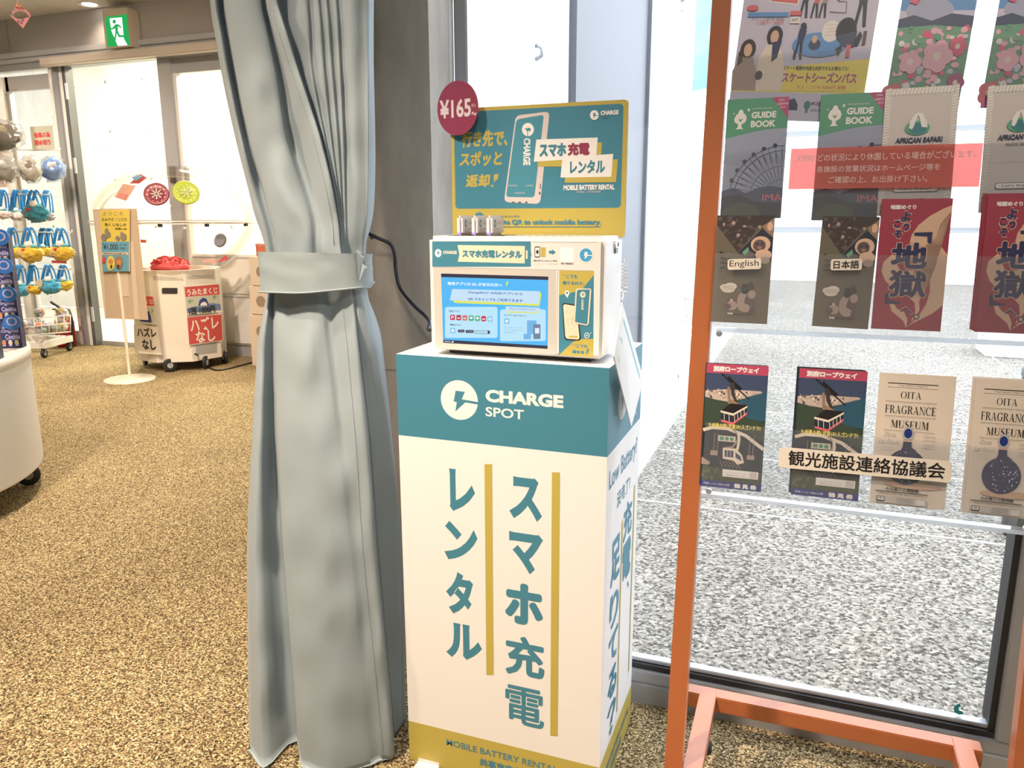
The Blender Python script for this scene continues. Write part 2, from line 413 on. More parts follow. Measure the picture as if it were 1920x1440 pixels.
MB().box((-.905, 1.985, .03), (-.898, 3.02, 2.95), glarem).build('window_sky_glare', w2)  # added panel in place of glass, white like the mirrored sky
MB().box((-.925, 1.94, .03), (-.872, 1.985, 2.95), white).box((-.90, 1.985, .03), (-.868, 2.0, 2.95), dgrey).build('window_frame', w2)
for hx, y0, y1 in ((1005, 84, 112), (1083, 136, 158)):
    pa, pb = atx(hx, y0, -.897), atx(hx, y1, -.897)
    MB().tube([pa, pa + V((.02, 0, -.012)), pb + V((.02, 0, .012)), pb], .007, grey).build('window_handle', w2)
w3 = thing('window_3', 'far side window', 'window', (-.9, 5, 0)); w3['kind'] = 'structure'
MB().box((-.92, 4.5, .95), (-.90, 5.95, 2.95), glarem).build('window_sky_glare', w3)  # same white panel, bright sky reflection put into its colour
MB().box((-.92, 4.5, .03), (-.902, 5.95, .95), film).build('window_film', w3)
# front window on a concrete curb
w1 = thing('window_1', 'front window', 'window', (0, YW, 0)); w1['kind'] = 'structure'
curbm = concrete('grey_painted_curb', (.30, .30, .29), amp=.15)
f = MB()
f.box((-.85, 1.80, .052), (2.8, 1.852, .084), grey, .002)
f.box((-.85, 1.812, .084), (2.8, 1.85, .098), black)
f.box((-.85, 1.822, .098), (2.8, 1.848, .108), lgrey, .002)
f.box((-.85, 1.868, .11), (-.815, 1.905, 2.9), grey, .003)
f.box((.468, 1.80, .084), (.53, 1.90, 2.9), grey, .003).box((.455, 1.815, .1), (.468, 1.88, 2.9), black)
f.box((-.85, 1.80, 2.9), (2.8, 1.90, CEIL), grey)
f.build('window_frame', w1)
MB().box((-.85, 1.838, .105), (.46, 1.844, 2.92), glass).build('window_pane', w1)
MB().box((.53, 1.838, .105), (2.8, 1.844, 2.92), glass).build('window_pane', w1)
stk = mat('teal_sticker', (.02, .33, .36), .5)
P0 = V((0, 1.837, 0)); g = G(MB(), P0, (1, 0, 0), (0, 0, 1)).px(Z(1180, 1000, .3854))
g.poly([(1608, 828), (1585, 836), (1577, 852), (1583, 872), (1603, 882), (1626, 880), (1620, 866), (1604, 862), (1600, 850), (1612, 840)], stk)
g.poly([(1632, 838), (1612, 853), (1634, 866), (1622, 852)], stk)
g.mb.build('sticker', w1, 'teal curved sticker low on the glass')
struct(MB().box((-.85, 1.79, 0), (2.8, 1.855, .052), curbm), 'baseboard_front')
# ground outside with its joints
gm = MB().add([(XW, YW + .02, -.004), (40, YW + .02, -.004), (40, 70, -.004), (-30, 70, -.004), (-30, 9, -.004), (XW, 9, -.004)], [[0, 1, 2, 3, 4, 5]], pebble)
jm = mat('pale_joint', (.60, .58, .54), .8)
for y in (2.9 + .35, 4.05, 5.1, 6.3): gm.box((XW + .19, y, -.004), (12, y + .014, -.0028), jm)
for x in (XW + .17, 1.6, 3.4): gm.box((x, 1.9, -.004), (x + .014, 9, -.0028), jm)
gm.box((XW, 1.9, -.004), (XW + .17, 9, -.003), mat('border_mortar', (.55, .53, .50), .8))
ground = gm.build('ground'); ground['kind'] = 'structure'
struct(MB().box((1.55, 7.85, 0), (7, 8.3, .30), concL), 'wall_ledge')
ob = at(1352, 100, 16)
struct(MB().box((ob.x, 16, 0), (ob.x + 16, 17, 12), white), 'wall_outbuilding')
tc = at(1315, 300, 13)
struct(MB().lathe((tc.x, 13, 0), [(1.05, 0), (1.05, 2.0), (.95, 2.6), (.6, 3.0), (0.001, 3.15)], white, 32), 'wall_kiosk')

# glass doors at the back, header, passage behind
def xs(px, y=400, Y=YB): return at(px, y, Y).x
h = MB()
jx = xs(38, 75)
h.box((-11, YB - .12, 2.70), (jx - .004, YB + .1, CEIL), hdrm).box((jx + .004, YB - .12, 2.70), (XW, YB + .1, CEIL), hdrm)
struct(h, 'wall_back')
t1 = MB().box((-11, YB - .17, 2.655), (XW, YB - .1, 2.70), lgrey, .004).box((-11, YB - .15, 2.62), (XW, YB - .08, 2.652), lgrey, .004).box((-11, YB - .1, 2.56), (XW, YB, 2.62), grey)
struct(t1, 'trim_1')
struct(MB().box((xs(82, 130, YB - .2), YB - .24, 2.545), (-3.9, YB - .17, 2.615), mat('beige_blind_box', (.55, .49, .42), .5), .008), 'trim_2')
d1 = thing('door_1', 'back glass doors', 'door', (-5, YB, 0)); d1['kind'] = 'structure'
a0, a1 = xs(302, 125), xs(327, 125)
fr = MB().box((a0, YB - .05, 0), (a1, YB + .03, 2.56), lgrey, .004).box((a1, YB - .02, 2.44), (-3.3, YB + .03, 2.56), lgrey)
fr.box((a1, YB - .03, 0), (a1 + .035, YB + .02, 2.44), white)
fr.box((a1, YB - .02, 0), (-3.3, YB + .03, .10), lgrey).box((xs(190, 640), YB - .02, 0), (a0, YB + .03, .04), lgrey)
fr.box((-3.3, YB - .05, 0), (-3.2, YB + .03, 2.56), lgrey)
fr.build('door_frame', d1)
MB().box((a1 + .03, YB, .1), (-3.3, YB + .008, 2.44), glass).build('door_pane', d1)
MB().box((xs(148, 640), YB, .04), (a0, YB + .008, 2.56), glass).build('door_pane', d1)
dh = mat('dark_pull', (.10, .07, .05), .4)
MB().box((a0 + .06, YB - .085, 1.52), (a0 + .105, YB - .05, 1.66), dh, .004).build('door_handle', d1)
MB().box((a1 + .055, YB - .06, 1.53), (a1 + .085, YB - .02, 1.66), mat('grey_pull', (.35, .33, .30), .4), .004).build('door_handle', d1)
d2 = thing('door_2', 'left glass door', 'door', (-6.7, YB, 0)); d2['kind'] = 'structure'
b0, b1, b2, b3, b4 = xs(95, 140), xs(101, 140), xs(113, 140), xs(124, 140), xs(137, 140)
fr = MB().box((b0, YB - .02, 0), (b1, YB + .03, 2.5), lgrey).box((b1, YB - .06, 0), (b2, YB, 2.56), white)
fr.box((b2, YB - .10, 0), (b3, YB - .02, 2.56), grey, .004).box((b3, YB - .08, 0), (b3 + .045, YB, 2.56), white).box((b3 + .045, YB - .09, 0), (b4, YB, 2.56), dgrey, .004)
fr.box((-8.6, YB - .02, 2.40), (b0, YB + .03, 2.53), lgrey).box((-8.6, YB - .02, 0), (b0, YB + .03, .12), lgrey)
q0, q1 = xs(8, 170), xs(16, 170)
fr.box((q0 - .08, YB - .03, 0), (q0 + .05, YB + .02, 2.53), white).box((q0 + .05, YB - .02, 0), (q1 + .03, YB + .03, 2.53), lgrey)
fr.build('door_frame', d2)
MB().box((-8.6, YB, .12), (b0, YB + .008, 2.40), glass).build('door_pane', d2)
for hy in (170, 310, 590):
    c = at(142 + (hy - 170) * .115, hy, YB - .1)
    MB().lathe((b4 + .012, YB - .1, c.z - .07), [(.013, 0), (.013, .14)], lgrey, 12).build('hinge', d2)
sgn = MB().box((xs(59, 240), YB - .006, 0), (xs(60, 240), YB - .005, .001), white)
pn = at(80, 259, YB - .01)
g = G(MB(), V((0, YB - .008, 0)), (1, 0, 0), (0, 0, 1), step=4e-4).px(Z(0, 200, 1 / 12))
wp = mat('grey_notice_paper', (.50, .50, .44), .7); redp = mat('red_print', (.62, .045, .05), .6)
g.poly([(672, 455), (1180, 420), (1240, 975), (738, 1005)], wp)
g.text('強風の為', 760, 585, 1135, 690, redp, .002); g.text('閉め切り', 780, 755, 1148, 860, redp, .002)
tag(g.mb.build('paper_notice'), 'grey paper notice with red writing taped to the left glass door', 'notice')
pw = MB().box((-12, 8.0, 0), (-2.2, 8.15, 3.6), concL)
struct(pw, 'wall_passage')
struct(MB().box((-12, YB + .12, -.05), (XW - .1, 8.0, -.004), mat('passage_floor', (.45, .43, .38), .8, vary=(4, .1))), 'floor_passage')
struct(MB().box((-12, YB + .1, 3.25), (XW - .1, 8.0, 3.35), white), 'ceiling_passage')
struct(MB().box((-2.2, YB + .1, 0), (-2.1, 8.15, 3.3), concL).box((-12, YB + .1, 0), (-11.9, 8.15, 3.3), concL), 'wall_passage_end')

# distant hill and trees outside
hm = mat('hazy_hillside', (.10, .19, .235), .9, vary=(.25, .35))  # distance haze is put into the bluish base colour
vs = []; fs = []; nx, ny = 60, 24
for j in range(ny + 1):
    for i in range(nx + 1):
        x = -70 + 150 * i / nx; y = 45 + 60 * j / ny
        hgt = 44 * math.sin(min(1, j / 14) * math.pi / 2) * (.75 + .45 * noise.noise(V((x * .03, y * .02, 3)))) + 2.2 * noise.noise(V((x * .35, y * .35, 1)))
        vs.append((x, y, max(-.5, hgt - 1)))
for j in range(ny):
    for i in range(nx):
        k = j * (nx + 1) + i; fs.append([k, k + 1, k + nx + 2, k + nx + 1])
hl = MB().add(vs, fs, hm, True).build('hill'); hl['kind'] = 'structure'

# ------------------------------------------------------------------ charging stand (printed card box)
BX0, BX1, BY0, BY1, BH = -.777, -.329, 1.395, 1.71, .95
cs = thing('charging_stand', 'tall teal and white card plinth with large vertical lettering, carrying the rental machine', 'display stand', ((BX0 + BX1) / 2, (BY0 + BY1) / 2, 0))
b = MB()
for p in (((BX0, BY0, 0), (BX1, BY0 + .006, BH)), ((BX0, BY1 - .006, 0), (BX1, BY1, BH)), ((BX0, BY0 + .006, 0), (BX0 + .006, BY1 - .006, BH)), ((BX1 - .006, BY0 + .006, 0), (BX1, BY1 - .006, BH))):
    b.box(p[0], p[1], paper)
b.box((BX0 + .004, BY0 + .004, BH - .012), (BX1 - .004, BY1 - .004, BH - .004), white)
b.build('body', cs)
ZA, ZT = Z(730, 620, 500 / 1920), Z(730, 860, 500 / 1241)
g = G(MB(), (BX0, BY0, 0), (1, 0, 0), (0, 0, 1))
Wd = BX1 - BX0
g.rect(0, .7771, Wd, BH, teal); g.rect(0, 0, Wd, .0997, yellow)
g.px(ZA)
cc = g.xf(503, 500); r_ = (g.xf(636, 508)[0] - g.xf(369, 492)[0]) / 2
g.xf = lambda x, y: (x, y)
g2 = G(g.mb, g.P, g.u, g.v, k0=g.k)
def flip(gg):     # design y downwards with metres
    gg.xf = lambda x, y: (x, -y); return gg
flip(g2).logo(cc[0], -cc[1], r_, r_, paper, teal)
g.px(ZA); g.k = g2.k
g.text('CHARGE', 692, 421, 1253, 560, paper, .0021); g.text('SPOT', 693, 547, 969, 641, paper, .0006)
g.px(ZT)
for ch, a in (('レ', (278, 45, 400, 258)), ('ン', (253, 285, 412, 490)), ('タ', (262, 518, 392, 738)), ('ル', (262, 755, 432, 952)),
              ('ス', (558, 78, 710, 297)), ('マ', (558, 335, 714, 548)), ('ホ', (538, 567, 715, 790)), ('充', (540, 812, 722, 1035)), ('電', (540, 1045, 720, 1262))):
    g.text(ch, *a, teal, {'電': .0014, '充': .0030}.get(ch, .0050))
g.poly([(443, 25), (478, 25), (485, 1004), (452, 1005)], yellow); g.poly([(757, 63), (794, 64), (783, 1290), (749, 1287)], yellow)
g.text('MOBILE BATTERY RENTAL', 266, 1303, 783, 1463, teal, .0003)
g.text('共享充电宝', 420, 1390, 618, 1478, teal, .0008)
g.mb.build('front_panel', cs)
g = G(MB(), (BX1, BY0, 0), (0, 1, 0), (0, 0, 1)); D = BY1 - BY0
g.rect(0, .7771, D, BH, teal); g.rect(0, 0, D, .0997, yellow)
Z8 = Z(1080, 560, 180 / 295)
g2 = flip(G(g.mb, g.P, g.u, g.v, k0=g.k)); g2.logo(.125, -.862, r_, r_, paper, teal); g.k = g2.k
g.text('CHARGE', .18, .895, .285, .868, paper, .002); g.text('SPOT', .18, .855, .24, .835, paper)
g.text('Low Battery?', .022, .742, .29, .690, teal, .0012); g.text('没电了?', .095, .672, .225, .637, teal, .0008)
for ch, y0, y1 in (('充', .615, .53), ('電', .522, .43)): g.text(ch, .165, y0, .255, y1, teal, .0035)
g.text('、', .225, .415, .245, .395, teal, .002)
for ch, y0, y1 in (('足', .575, .475), ('り', .455, .375), ('て', .36, .29), ('る', .275, .205), ('？', .19, .115)): g.text(ch, .055, y0, .14, y1, teal, .0035)
g.rect(.27, .63, .28, .16, yellow); g.rect(.15, .59, .16, .13, yellow)
g.text('MOBILE BATTERY RENTAL', .03, .06, .285, .044, teal, .0005); g.text('共享充电宝', .10, .035, .21, .012, teal, .0004)
g.mb.build('side_panel', cs)
tp = atz(781, 1432); tq = atz(822, 1440)
MB().box((tp.x, BY0 - .03, .0005), (tq.x, BY0 - .0006, .0012), mat('white_tape', (.75, .73, .70), .6)).box((tp.x, BY0 - .0012, .001), (tq.x, BY0 - .0006, .010), mat('white_tape', (0, 0, 0))).build('tape', cs, 'white tape holding the plinth to the carpet')

# ------------------------------------------------------------------ battery rental machine
UX0, UX1, UY0, UY1, UZ0, UZ1 = -.718, -.352, 1.435, 1.585, .951, 1.188
um = thing('battery_rental_machine', 'off-white battery rental machine with a lit blue screen on the card plinth', 'machine', ((UX0 + UX1) / 2, 1.51, UZ0))
MB().box((UX0, UY0, UZ0 + .006), (UX1, UY1, UZ1), unitm, .008).box((UX0 + .03, UY0 + .03, UZ0 - .004), (UX1 - .03, UY1 - .02, UZ0 + .008), black).build('body', um)
ZU = Z(780, 420, 440 / 1920); PU = (UX0, UY0, UZ0); ux, uz = (1, 0, 0), (0, 0, 1)
seamm = mat('seam_grey', (.42, .39, .35), .6); cream = mat('cream_print', (.80, .68, .50), .5); bluep = mat('sky_blue_print', (.07, .33, .62), .45)  # even grey-brown for seam lines and small print
g = G(MB(), PU, ux, uz).px(ZU)
g.rrect(133, 142, 940, 350, 6, teal); g.poly([(925, 150), (945, 250), (925, 350), (905, 350), (905, 150)], teal)
g.poly([(340, 172), (890, 180), (890, 322), (342, 308), (356, 250)], cream); g.poly([(900, 215), (913, 216), (913, 285), (900, 285)], cream)
g.logo(182, 238, 27, 33, paper, teal); g.text('CHARGE', 222, 218, 335, 246, cream, .0004)
g.text('スマホ充電レンタル', 378, 208, 868, 284, teal, .0011)
g.mb.build('top_label', um)
g = G(MB(), PU, ux, uz).px(ZU)
g.line([(140, 352), (1455, 384)], .0012, seamm); g.line([(1160, 372), (1150, 1070)], .0012, seamm); g.line([(950, 148), (1490, 150)], .0008, seamm)
g.rrect(970, 184, 1016, 274, 10, blackp); g.rect(975, 192, 1011, 266, unitm); g.rect(984, 215, 1003, 242, blackp); g.poly([(1022, 190), (1062, 192), (1060, 268), (1022, 270)], yellow)
g.poly([(1088, 218), (1115, 218), (1115, 206), (1144, 232), (1115, 252), (1115, 242), (1088, 242)], teal)
g.text('QRスキャン & レンタル', 960, 290, 1156, 312, blackp, .0001); g.text('Scan to rent · 扫描 租借', 962, 320, 1156, 333, seamm)
g.rrect(1180, 192, 1294, 312, 8, mat('bright_paper', (.86, .85, .88), .5)); g.text('SN: 406023', 1186, 316, 1286, 332, blackp, .0001)
g.ell(1391, 254, 57, 60, paper, 40); g.logo(1391, 254, 52, 55, bluep, paper)
g.mb.build('icon_row', um)
g = G(MB(), PU, ux, uz).px(ZU)
g.poly([(1172, 380), (1456, 386), (1450, 1090), (1168, 1072)], teal)
g.poly([(1172, 380), (1456, 386), (1455, 418), (1350, 545), (1172, 582)], yellow); g.poly([(1285, 965), (1340, 940), (1452, 940), (1450, 1090), (1170, 1072)], yellow)
g.text('どこでも', 1198, 412, 1322, 447, teal, .0006); g.text('借りられて、', 1198, 466, 1378, 502, teal, .0005)
g.text('どこでも', 1280, 980, 1402, 1016, teal, .0006); g.text('返せる', 1278, 1030, 1376, 1064, teal, .0006); g.bolt(1390, 1022, 1418, 1074, teal)
g.ell(1236, 566, 19, 22, mat('pin_white', (.75, .8, .8), .5)); g.poly([(1222, 580), (1250, 580), (1238, 606)], mat('pin_white', (0, 0, 0))); g.ell(1236, 564, 9, 10, teal)
g.poly([(1196, 660), (1212, 645), (1320, 662), (1350, 940), (1335, 955), (1228, 950), (1214, 930)], blackp)
g.poly([(1204, 668), (1216, 655), (1312, 672), (1338, 930), (1328, 945), (1234, 938), (1222, 920)], cream); g.rect(1252, 915, 1322, 930, yellow)
for i in range(26):
    a, c = random.uniform(1225, 1310), random.uniform(690, 900); g.rect(a, c, a + random.uniform(4, 9), c + 5, seamm)
g.poly([(1308, 540), (1325, 526), (1430, 528), (1436, 545), (1415, 815), (1400, 832), (1300, 812), (1292, 795)], cream)
g.poly([(1318, 548), (1328, 537), (1424, 535), (1404, 812), (1396, 822), (1302, 800)], teal); g.logo(1366, 578, 23, 25, cream, teal); g.text('CHARGE', 1355, 615, 1372, 702, cream, .0002, rot=-90)
g.ell(1400, 912, 22, 25, mat('pin_white', (0, 0, 0))); g.ell(1400, 912, 16, 19, teal); g.ell(1400, 912, 6, 7, mat('pin_white', (0, 0, 0)))
for i in range(3): g.line([(1424 + 4 * i, 898 - 4 * i), (1434 + 5 * i, 890 - i * 2)], .0006, mat('pin_white', (0, 0, 0)))
g.mb.build('side_label', um)
# screen
def em(name, r, gg, bb, k=1.): return mat(name, rgb(r, gg, bb), emit=k)
sb, sc, sd, sw = em('screen_blue', 74, 184, 246), em('screen_card', 184, 228, 250), em('screen_dark', 24, 30, 60), em('screen_white', 225, 240, 255)
sl, sy, st = em('screen_lilac', 196, 224, 246), em('screen_yellow', 225, 228, 90), em('screen_ink', 70, 110, 190)
s1 = [em('icon_red', 205, 45, 70), em('icon_crimson', 185, 40, 60), em('icon_rose', 215, 110, 110), em('icon_green', 60, 165, 110), em('icon_leaf', 75, 175, 120), em('icon_scarlet', 205, 50, 70), em('icon_sky', 110, 180, 230)]
g = G(MB(), PU, ux, uz).px(ZU)
g.poly([(205, 405), (1083, 430), (1077, 1022), (223, 972)], sd); g.poly([(207, 434), (1082, 458), (1078, 996), (221, 946)], sb)
g.poly([(300, 628), (318, 646), (1010, 672), (1028, 566), (1005, 560)], sy); g.poly([(297, 532), (1014, 550), (1003, 655), (277, 624)], sl)
g.text('専用アプリの DL がまだの方へ', 258, 472, 706, 514, sw, .0004); g.bolt(735, 470, 758, 514, sy)
g.text('ChargeSPOT は対応アプリから', 425, 548, 872, 586, st, .0002); g.text('QR スキャンでもご利用できます', 425, 599, 874, 642, st, .0002)
g.rrect(238, 678, 668, 932, 18, sc); g.rrect(688, 698, 1062, 958, 18, sc)
g.poly([(740, 712), (748, 724), (1008, 730), (1016, 690)], sy); g.poly([(735, 674), (1012, 684), (1004, 722), (733, 714)], sl)
g.text('iPhone をお持ちの方へ', 764, 684, 984, 708, st); g.text('対応アプリ', 270, 704, 358, 724, sd, .0001); g.text('専用アプリ', 280, 816, 368, 836, sd, .0001)
g.text('カメラで QR スキャン', 720, 738, 908, 760, sd, .0001)
for i, m in enumerate(s1):
    x = 280 + i * 51; y = 742 + i * 2; g.rrect(x, y, x + 40, y + 44, 9, m)
    if i == 0: g.text('P', x + 10, y + 9, x + 32, y + 35, sw, .0002)
    elif i in (3, 4): g.ell(x + 20, y + 20, 13, 11, sw)
    elif i == 6: g.ell(x + 20, y + 22, 14, 16, sw); g.bolt(x + 14, y + 12, x + 26, y + 32, m)
    else: g.rect(x + 7, y + 22, x + 33, y + 30, sw)
g.rrect(284, 850, 322, 894, 9, s1[6]); g.ell(303, 872, 13, 16, sw)
g.rrect(345, 864, 398, 886, 4, sd); g.rrect(408, 867, 474, 890, 4, sd); g.rect(485, 872, 606, 898, sd); g.rect(488, 875, 588, 895, sc)
g.text('App Store', 356, 870, 392, 880, sw); g.text('Google Play', 418, 873, 468, 884, sw); g.text('チャージスポット', 496, 878, 572, 891, sd)
g.rrect(724, 772, 764, 816, 9, s1[6]); g.ell(744, 794, 13, 15, sw)
for i, t in enumerate(('カメラの QR スキャンから', 'App Clip でも利用できます', '(iPhone のみ)')): g.text(t, 720, 840 + i * 20, (878, 882, 800)[i], 854 + i * 20, sd)
g.rrect(910, 788, 988, 900, 6, s1[6]); g.rrect(882, 898, 942, 942, 4, s1[6]); g.rrect(962, 820, 1020, 940, 6, em('screen_slate', 110, 125, 155)); g.rect(975, 850, 1010, 895, sw)
g.text('406023', 233, 953, 285, 968, sw); g.poly([(288, 968), (310, 970), (310, 952)], sw)
g.mb.build('screen', um)
g = G(MB(), PU, ux, uz, k0=1e-4).px(ZU); g.poly([(140, 356), (1146, 378), (1146, 1070), (162, 1018)], mat('screen_surround', (.56, .53, .48), .45)); g.mb.build('screen_surround', um)
sl_ = MB()
for i in range(12): sl_.box((-.57 + i * .017, 1.47, UZ1 - .001), (-.562 + i * .017, 1.53, UZ1 + .0006), seamm)
for i in range(4): sl_.box((UX0 + .03 + .032 * i, 1.462, UZ1 - .001), (UX0 + .056 + .032 * i, 1.545, UZ1 + .0006), black)
sl_.build('slot', um)
lk = MB().box((UX1 - .001, 1.51, 1.155), (UX1 + .003, 1.53, 1.165), dgrey).lathe((UX1, 1.512, 1.172), [(.006, 0), (.006, .004)], chrome, 14, 'x').lathe((UX1, 1.53, 1.172), [(.004, 0), (.004, .004)], dgrey, 12, 'x')
lk.build('lock', um)
# batteries
lm = mat('lilac_lamp', (.55, .30, .95), emit=1.3)
for i, (px, lab) in enumerate(((857, 'white battery pack at the left of three on top of the machine'), (884.5, 'white battery pack in the middle of three on top of the machine'), (912, 'white battery pack at the right of three on top of the machine'))):
    x = at(px, 440, 1.47).x; x0 = x
    bt = thing('battery_pack', lab, 'battery', (x + .012, 1.5, UZ1), 'battery packs standing in the machine')
    MB().box((x, 1.466, UZ1 + .0008), (x + .0125, 1.538, UZ1 + .04), mat('battery_plastic', (.72, .70, .72), .35), .005).build('case', bt)
    gg = G(MB(), (x + .0125, 1.466, UZ1), (0, 1, 0), (0, 0, 1))
    gg.ell(.020, .024, .006, .008, teal, 20); gg.ell(.020, .024, .002, .004, paper, 12); gg.text('CHARGE', .032, .029, .06, .022, seamm)
    gg.rect(.014, .014, .05, .0125, seamm); gg.rect(.014, .010, .04, .0088, seamm); gg.mb.build('label_print', bt)
    MB().box((x + .002, 1.4655, UZ1 + .002), (x + .010, 1.467, UZ1 + .007), lm, .001).build('lamp', bt)

# header sign behind the machine
SY = 1.588
hs = thing('header_sign', 'teal sign board with yellow border standing behind the rental machine', 'sign', (-.54, SY, UZ1))
P = V((0, SY, 0)); ZS = Z(780, 140, 420 / 1890)
g = G(MB(), P, ux, uz).px(ZS)
TLs, BRs = g.xf(287, 285), g.xf(1765, 1340); x0, z1, x1, z0 = TLs[0], g.xf(1785, 208)[1], BRs[0], UZ1 - .005
def rr(gg, a, b_, c, d, r, m): return gg.rrect(a, b_, c, d, r, m)
g.xf = lambda x, y: (x, y)
MB().box((x0, SY + .0002, z0), (x1, SY + .005, z1), white, .002).build('board', hs)
g.rrect(x0 + .001, z0, x1 - .001, z1, .010, yellow)
a = g.px(ZS).xf(333, 1132); c = g.xf(1752, 243); g.xf = lambda x, y: (x, y); g.rrect(a[0], a[1], c[0], c[1], .008, teal)
g.px(ZS)
pinkw = mat('pinkish_white', (.66, .58, .56), .5); shin = mat('phone_screen_teal', (.065, .27, .36), .45)
g.text('行き先で、', 378, 478, 772, 602, yellow, .0012, skew=.12)
g.text('スポッと', 362, 652, 720, 768, yellow, .0012, skew=.12)
g.text('返却', 416, 842, 618, 948, yellow, .0012, skew=.12); g.poly([(662, 842), (698, 838), (690, 872), (698, 872), (650, 915), (664, 880), (652, 880)], yellow); g.ell(642, 938, 11, 9, yellow, 14)
def rquad(gg, q, r, m):     # rounded quadrilateral
    p = []
    for i in range(4):
        a, b_, c_ = V(q[i - 1]), V(q[i]), V(q[(i + 1) % 4]); e0 = (a - b_).normalized() * r; e1 = (c_ - b_).normalized() * r
        for t in (0, .25, .5, .75, 1): p.append(tuple((b_ + e0) * (1 - t) ** 2 + b_ * 2 * t * (1 - t) + (b_ + e1) * t * t))
    gg.poly(p, m)
rquad(g, [(842, 345), (1128, 310), (1048, 1092), (742, 1075)], 45, pinkw); rquad(g, [(848, 378), (1080, 338), (1000, 1036), (760, 1032)], 28, shin)
g.logo(945, 463, 50, 56, paper, shin, 1); g.text('CHARGE', 905, 538, 966, 764, paper, .0008, rot=-90, skew=0); g.text('SPOT', 894, 542, 914, 640, teal, .0003, rot=-90)
for a, c in (((780, 930), (858, 942)), ((930, 930), (990, 942)), ((832, 992), (918, 1004))): g.text('CHARGE', *a, *c, pinkw)
for x in (812, 866, 922): g.ell(x + 10, 1077, 12, 7, dgrey, 12)
g.ell(1044, 1000, 8, 14, dgrey, 12); g.rect(1046, 920, 1054, 965, dgrey)
g.poly([(1035, 575), (1570, 572), (1560, 728), (1705, 712), (1688, 908), (1256, 912), (1262, 776), (1028, 776)], yellow)
g.poly([(1016, 548), (1534, 530), (1520, 700), (995, 734)], paper); g.poly([(1236, 700), (1665, 668), (1648, 862), (1220, 868)], paper)
g.text('スマホ', 1042, 582, 1268, 690, teal, .0016); g.text('充電', 1282, 576, 1466, 680, maroon, .0016); g.text('レンタル', 1300, 724, 1596, 832, teal, .0016)
g.text('MOBILE BATTERY RENTAL', 1246, 932, 1676, 970, paper, .0006); g.text('共享充电宝　共享行動充電租借', 1352, 982, 1560, 996, pinkw)
g.logo(1506, 342, 37, 41, paper, teal); g.text('CHARGE', 1560, 305, 1710, 336, paper, .0008); g.text('SPOT', 1560, 346, 1632, 370, shin, .0002)
g.text('Scan the QR to unlock mobile battery.', 590, 1222, 1562, 1278, teal, .0007); g.line([(590, 1284), (1560, 1284)], .0012, teal)
g.text('スキャン & レンタル', 640, 1186, 878, 1204, teal, .0002); g.ell(535, 1196, 40, 34, teal, 24)
g.mb.build('sign_face', hs)
pc = at(858, 203, SY - .012); u2 = V((math.cos(-.25), math.sin(-.25), 0)); rr_ = (at(858, 152, SY) - at(858, 254, SY)).z / 2
MB().lathe(pc, [(rr_, -.0008), (rr_, .0008)], maroon, 48, V((-u2.y, u2.x, 0)), False).build('price_disc', hs, 'round crimson disc with a white price')
ds = [o for o in bpy.data.objects if o.name == 'price_disc'][0]
g = G(MB(), pc + V((0, -.0012, 0)), u2, uz)
wp2 = mat('rose_white', (.72, .62, .64), .5)
g.text('¥165', -rr_ * .88, rr_ * .34, rr_ * .66, -rr_ * .34, wp2, .0014); g.text('〜', rr_ * .68, -.01, rr_ * .92, -.018, wp2, .0006); g.text('税込', rr_ * .68, .006, rr_ * .9, -.001, wp2)
g.mb.build('price_print', ds)

# instruction card hanging on a coil lead
ic = thing('instruction_card', 'white laminated instruction card hanging askew at the right side of the machine', 'card', (-.31, 1.53, .93))
q = [atx(1167, 567, -.318), atx(1207, 711, -.306), atx(1184, 800, -.306), atx(1151, 668, -.318)]
lam = mat('laminated_card', (.84, .86, .86), .25)
MB().prism(q, (-.002, 0, 0), lam).build('sheet', ic)
e0 = (q[1] - q[0]); e1 = (q[3] - q[0]); nn = e1.cross(e0).normalized(); nn = nn if nn.x > 0 else -nn
mb = MB(); blu = mat('pale_blue_print', (.30, .62, .70), .5)
def cp(a, b_): return q[0] + e0 * a + e1 * b_ + nn * .0006
for k, (a0_, a1_, w_) in enumerate(((.1, .85, .07), (.18, .92, .05), (.1, .8, .05), (.2, .75, .06), (.12, .9, .05))):
    b_ = .14 + k * .17; mb.add([cp(a0_, b_), cp(a1_, b_), cp(a1_, b_ + w_), cp(a0_, b_ + w_)], [[0, 1, 2, 3]], blu)
mb.build('card_print', ic)
pts = []
c0, c1 = V((UX1 + .004, 1.585, 1.14)), q[0] + V((0, 0, .004))
for i in range(150):
    t = i / 149; p = c0.lerp(c1, t); a = t * 2 * math.pi * 11; rr0 = .006 if .1 < t < .85 else .001
    pts.append(p + V((math.cos(a) * rr0, math.sin(a) * rr0 + .012 * math.sin(t * math.pi), 0)))
MB().tube(pts, .0011, white, 6).build('coil_lead', ic)

# black power cable
cb = MB()
cpt = [at(*p, y) for p, y in (((655, 425), 1.66), ((690, 438), 1.67), ((712, 448), 1.68), ((732, 458), 1.69), ((740, 478), 1.70), ((742, 505), 1.705), ((750, 540), 1.70), ((775, 572), 1.68), ((797, 592), 1.66), ((806, 605), 1.64), ((803, 618), 1.62), ((812, 618), 1.58))]
def smooth(pts, k=6):
    out = []
    for i in range(len(pts) - 1):
        p0, p1, p2, p3 = pts[max(i - 1, 0)], pts[i], pts[i + 1], pts[min(i + 2, len(pts) - 1)]
        for j in range(k):
            t = j / k; out.append(.5 * ((2 * p1) + (p2 - p0) * t + (2 * p0 - 5 * p1 + 4 * p2 - p3) * t * t + (3 * p1 - p0 - 3 * p2 + p3) * t ** 3))
    return out + [pts[-1]]
cb.tube(smooth(cpt), .0042, mat('navy_black_cable', (.012, .014, .028), .35), 10)
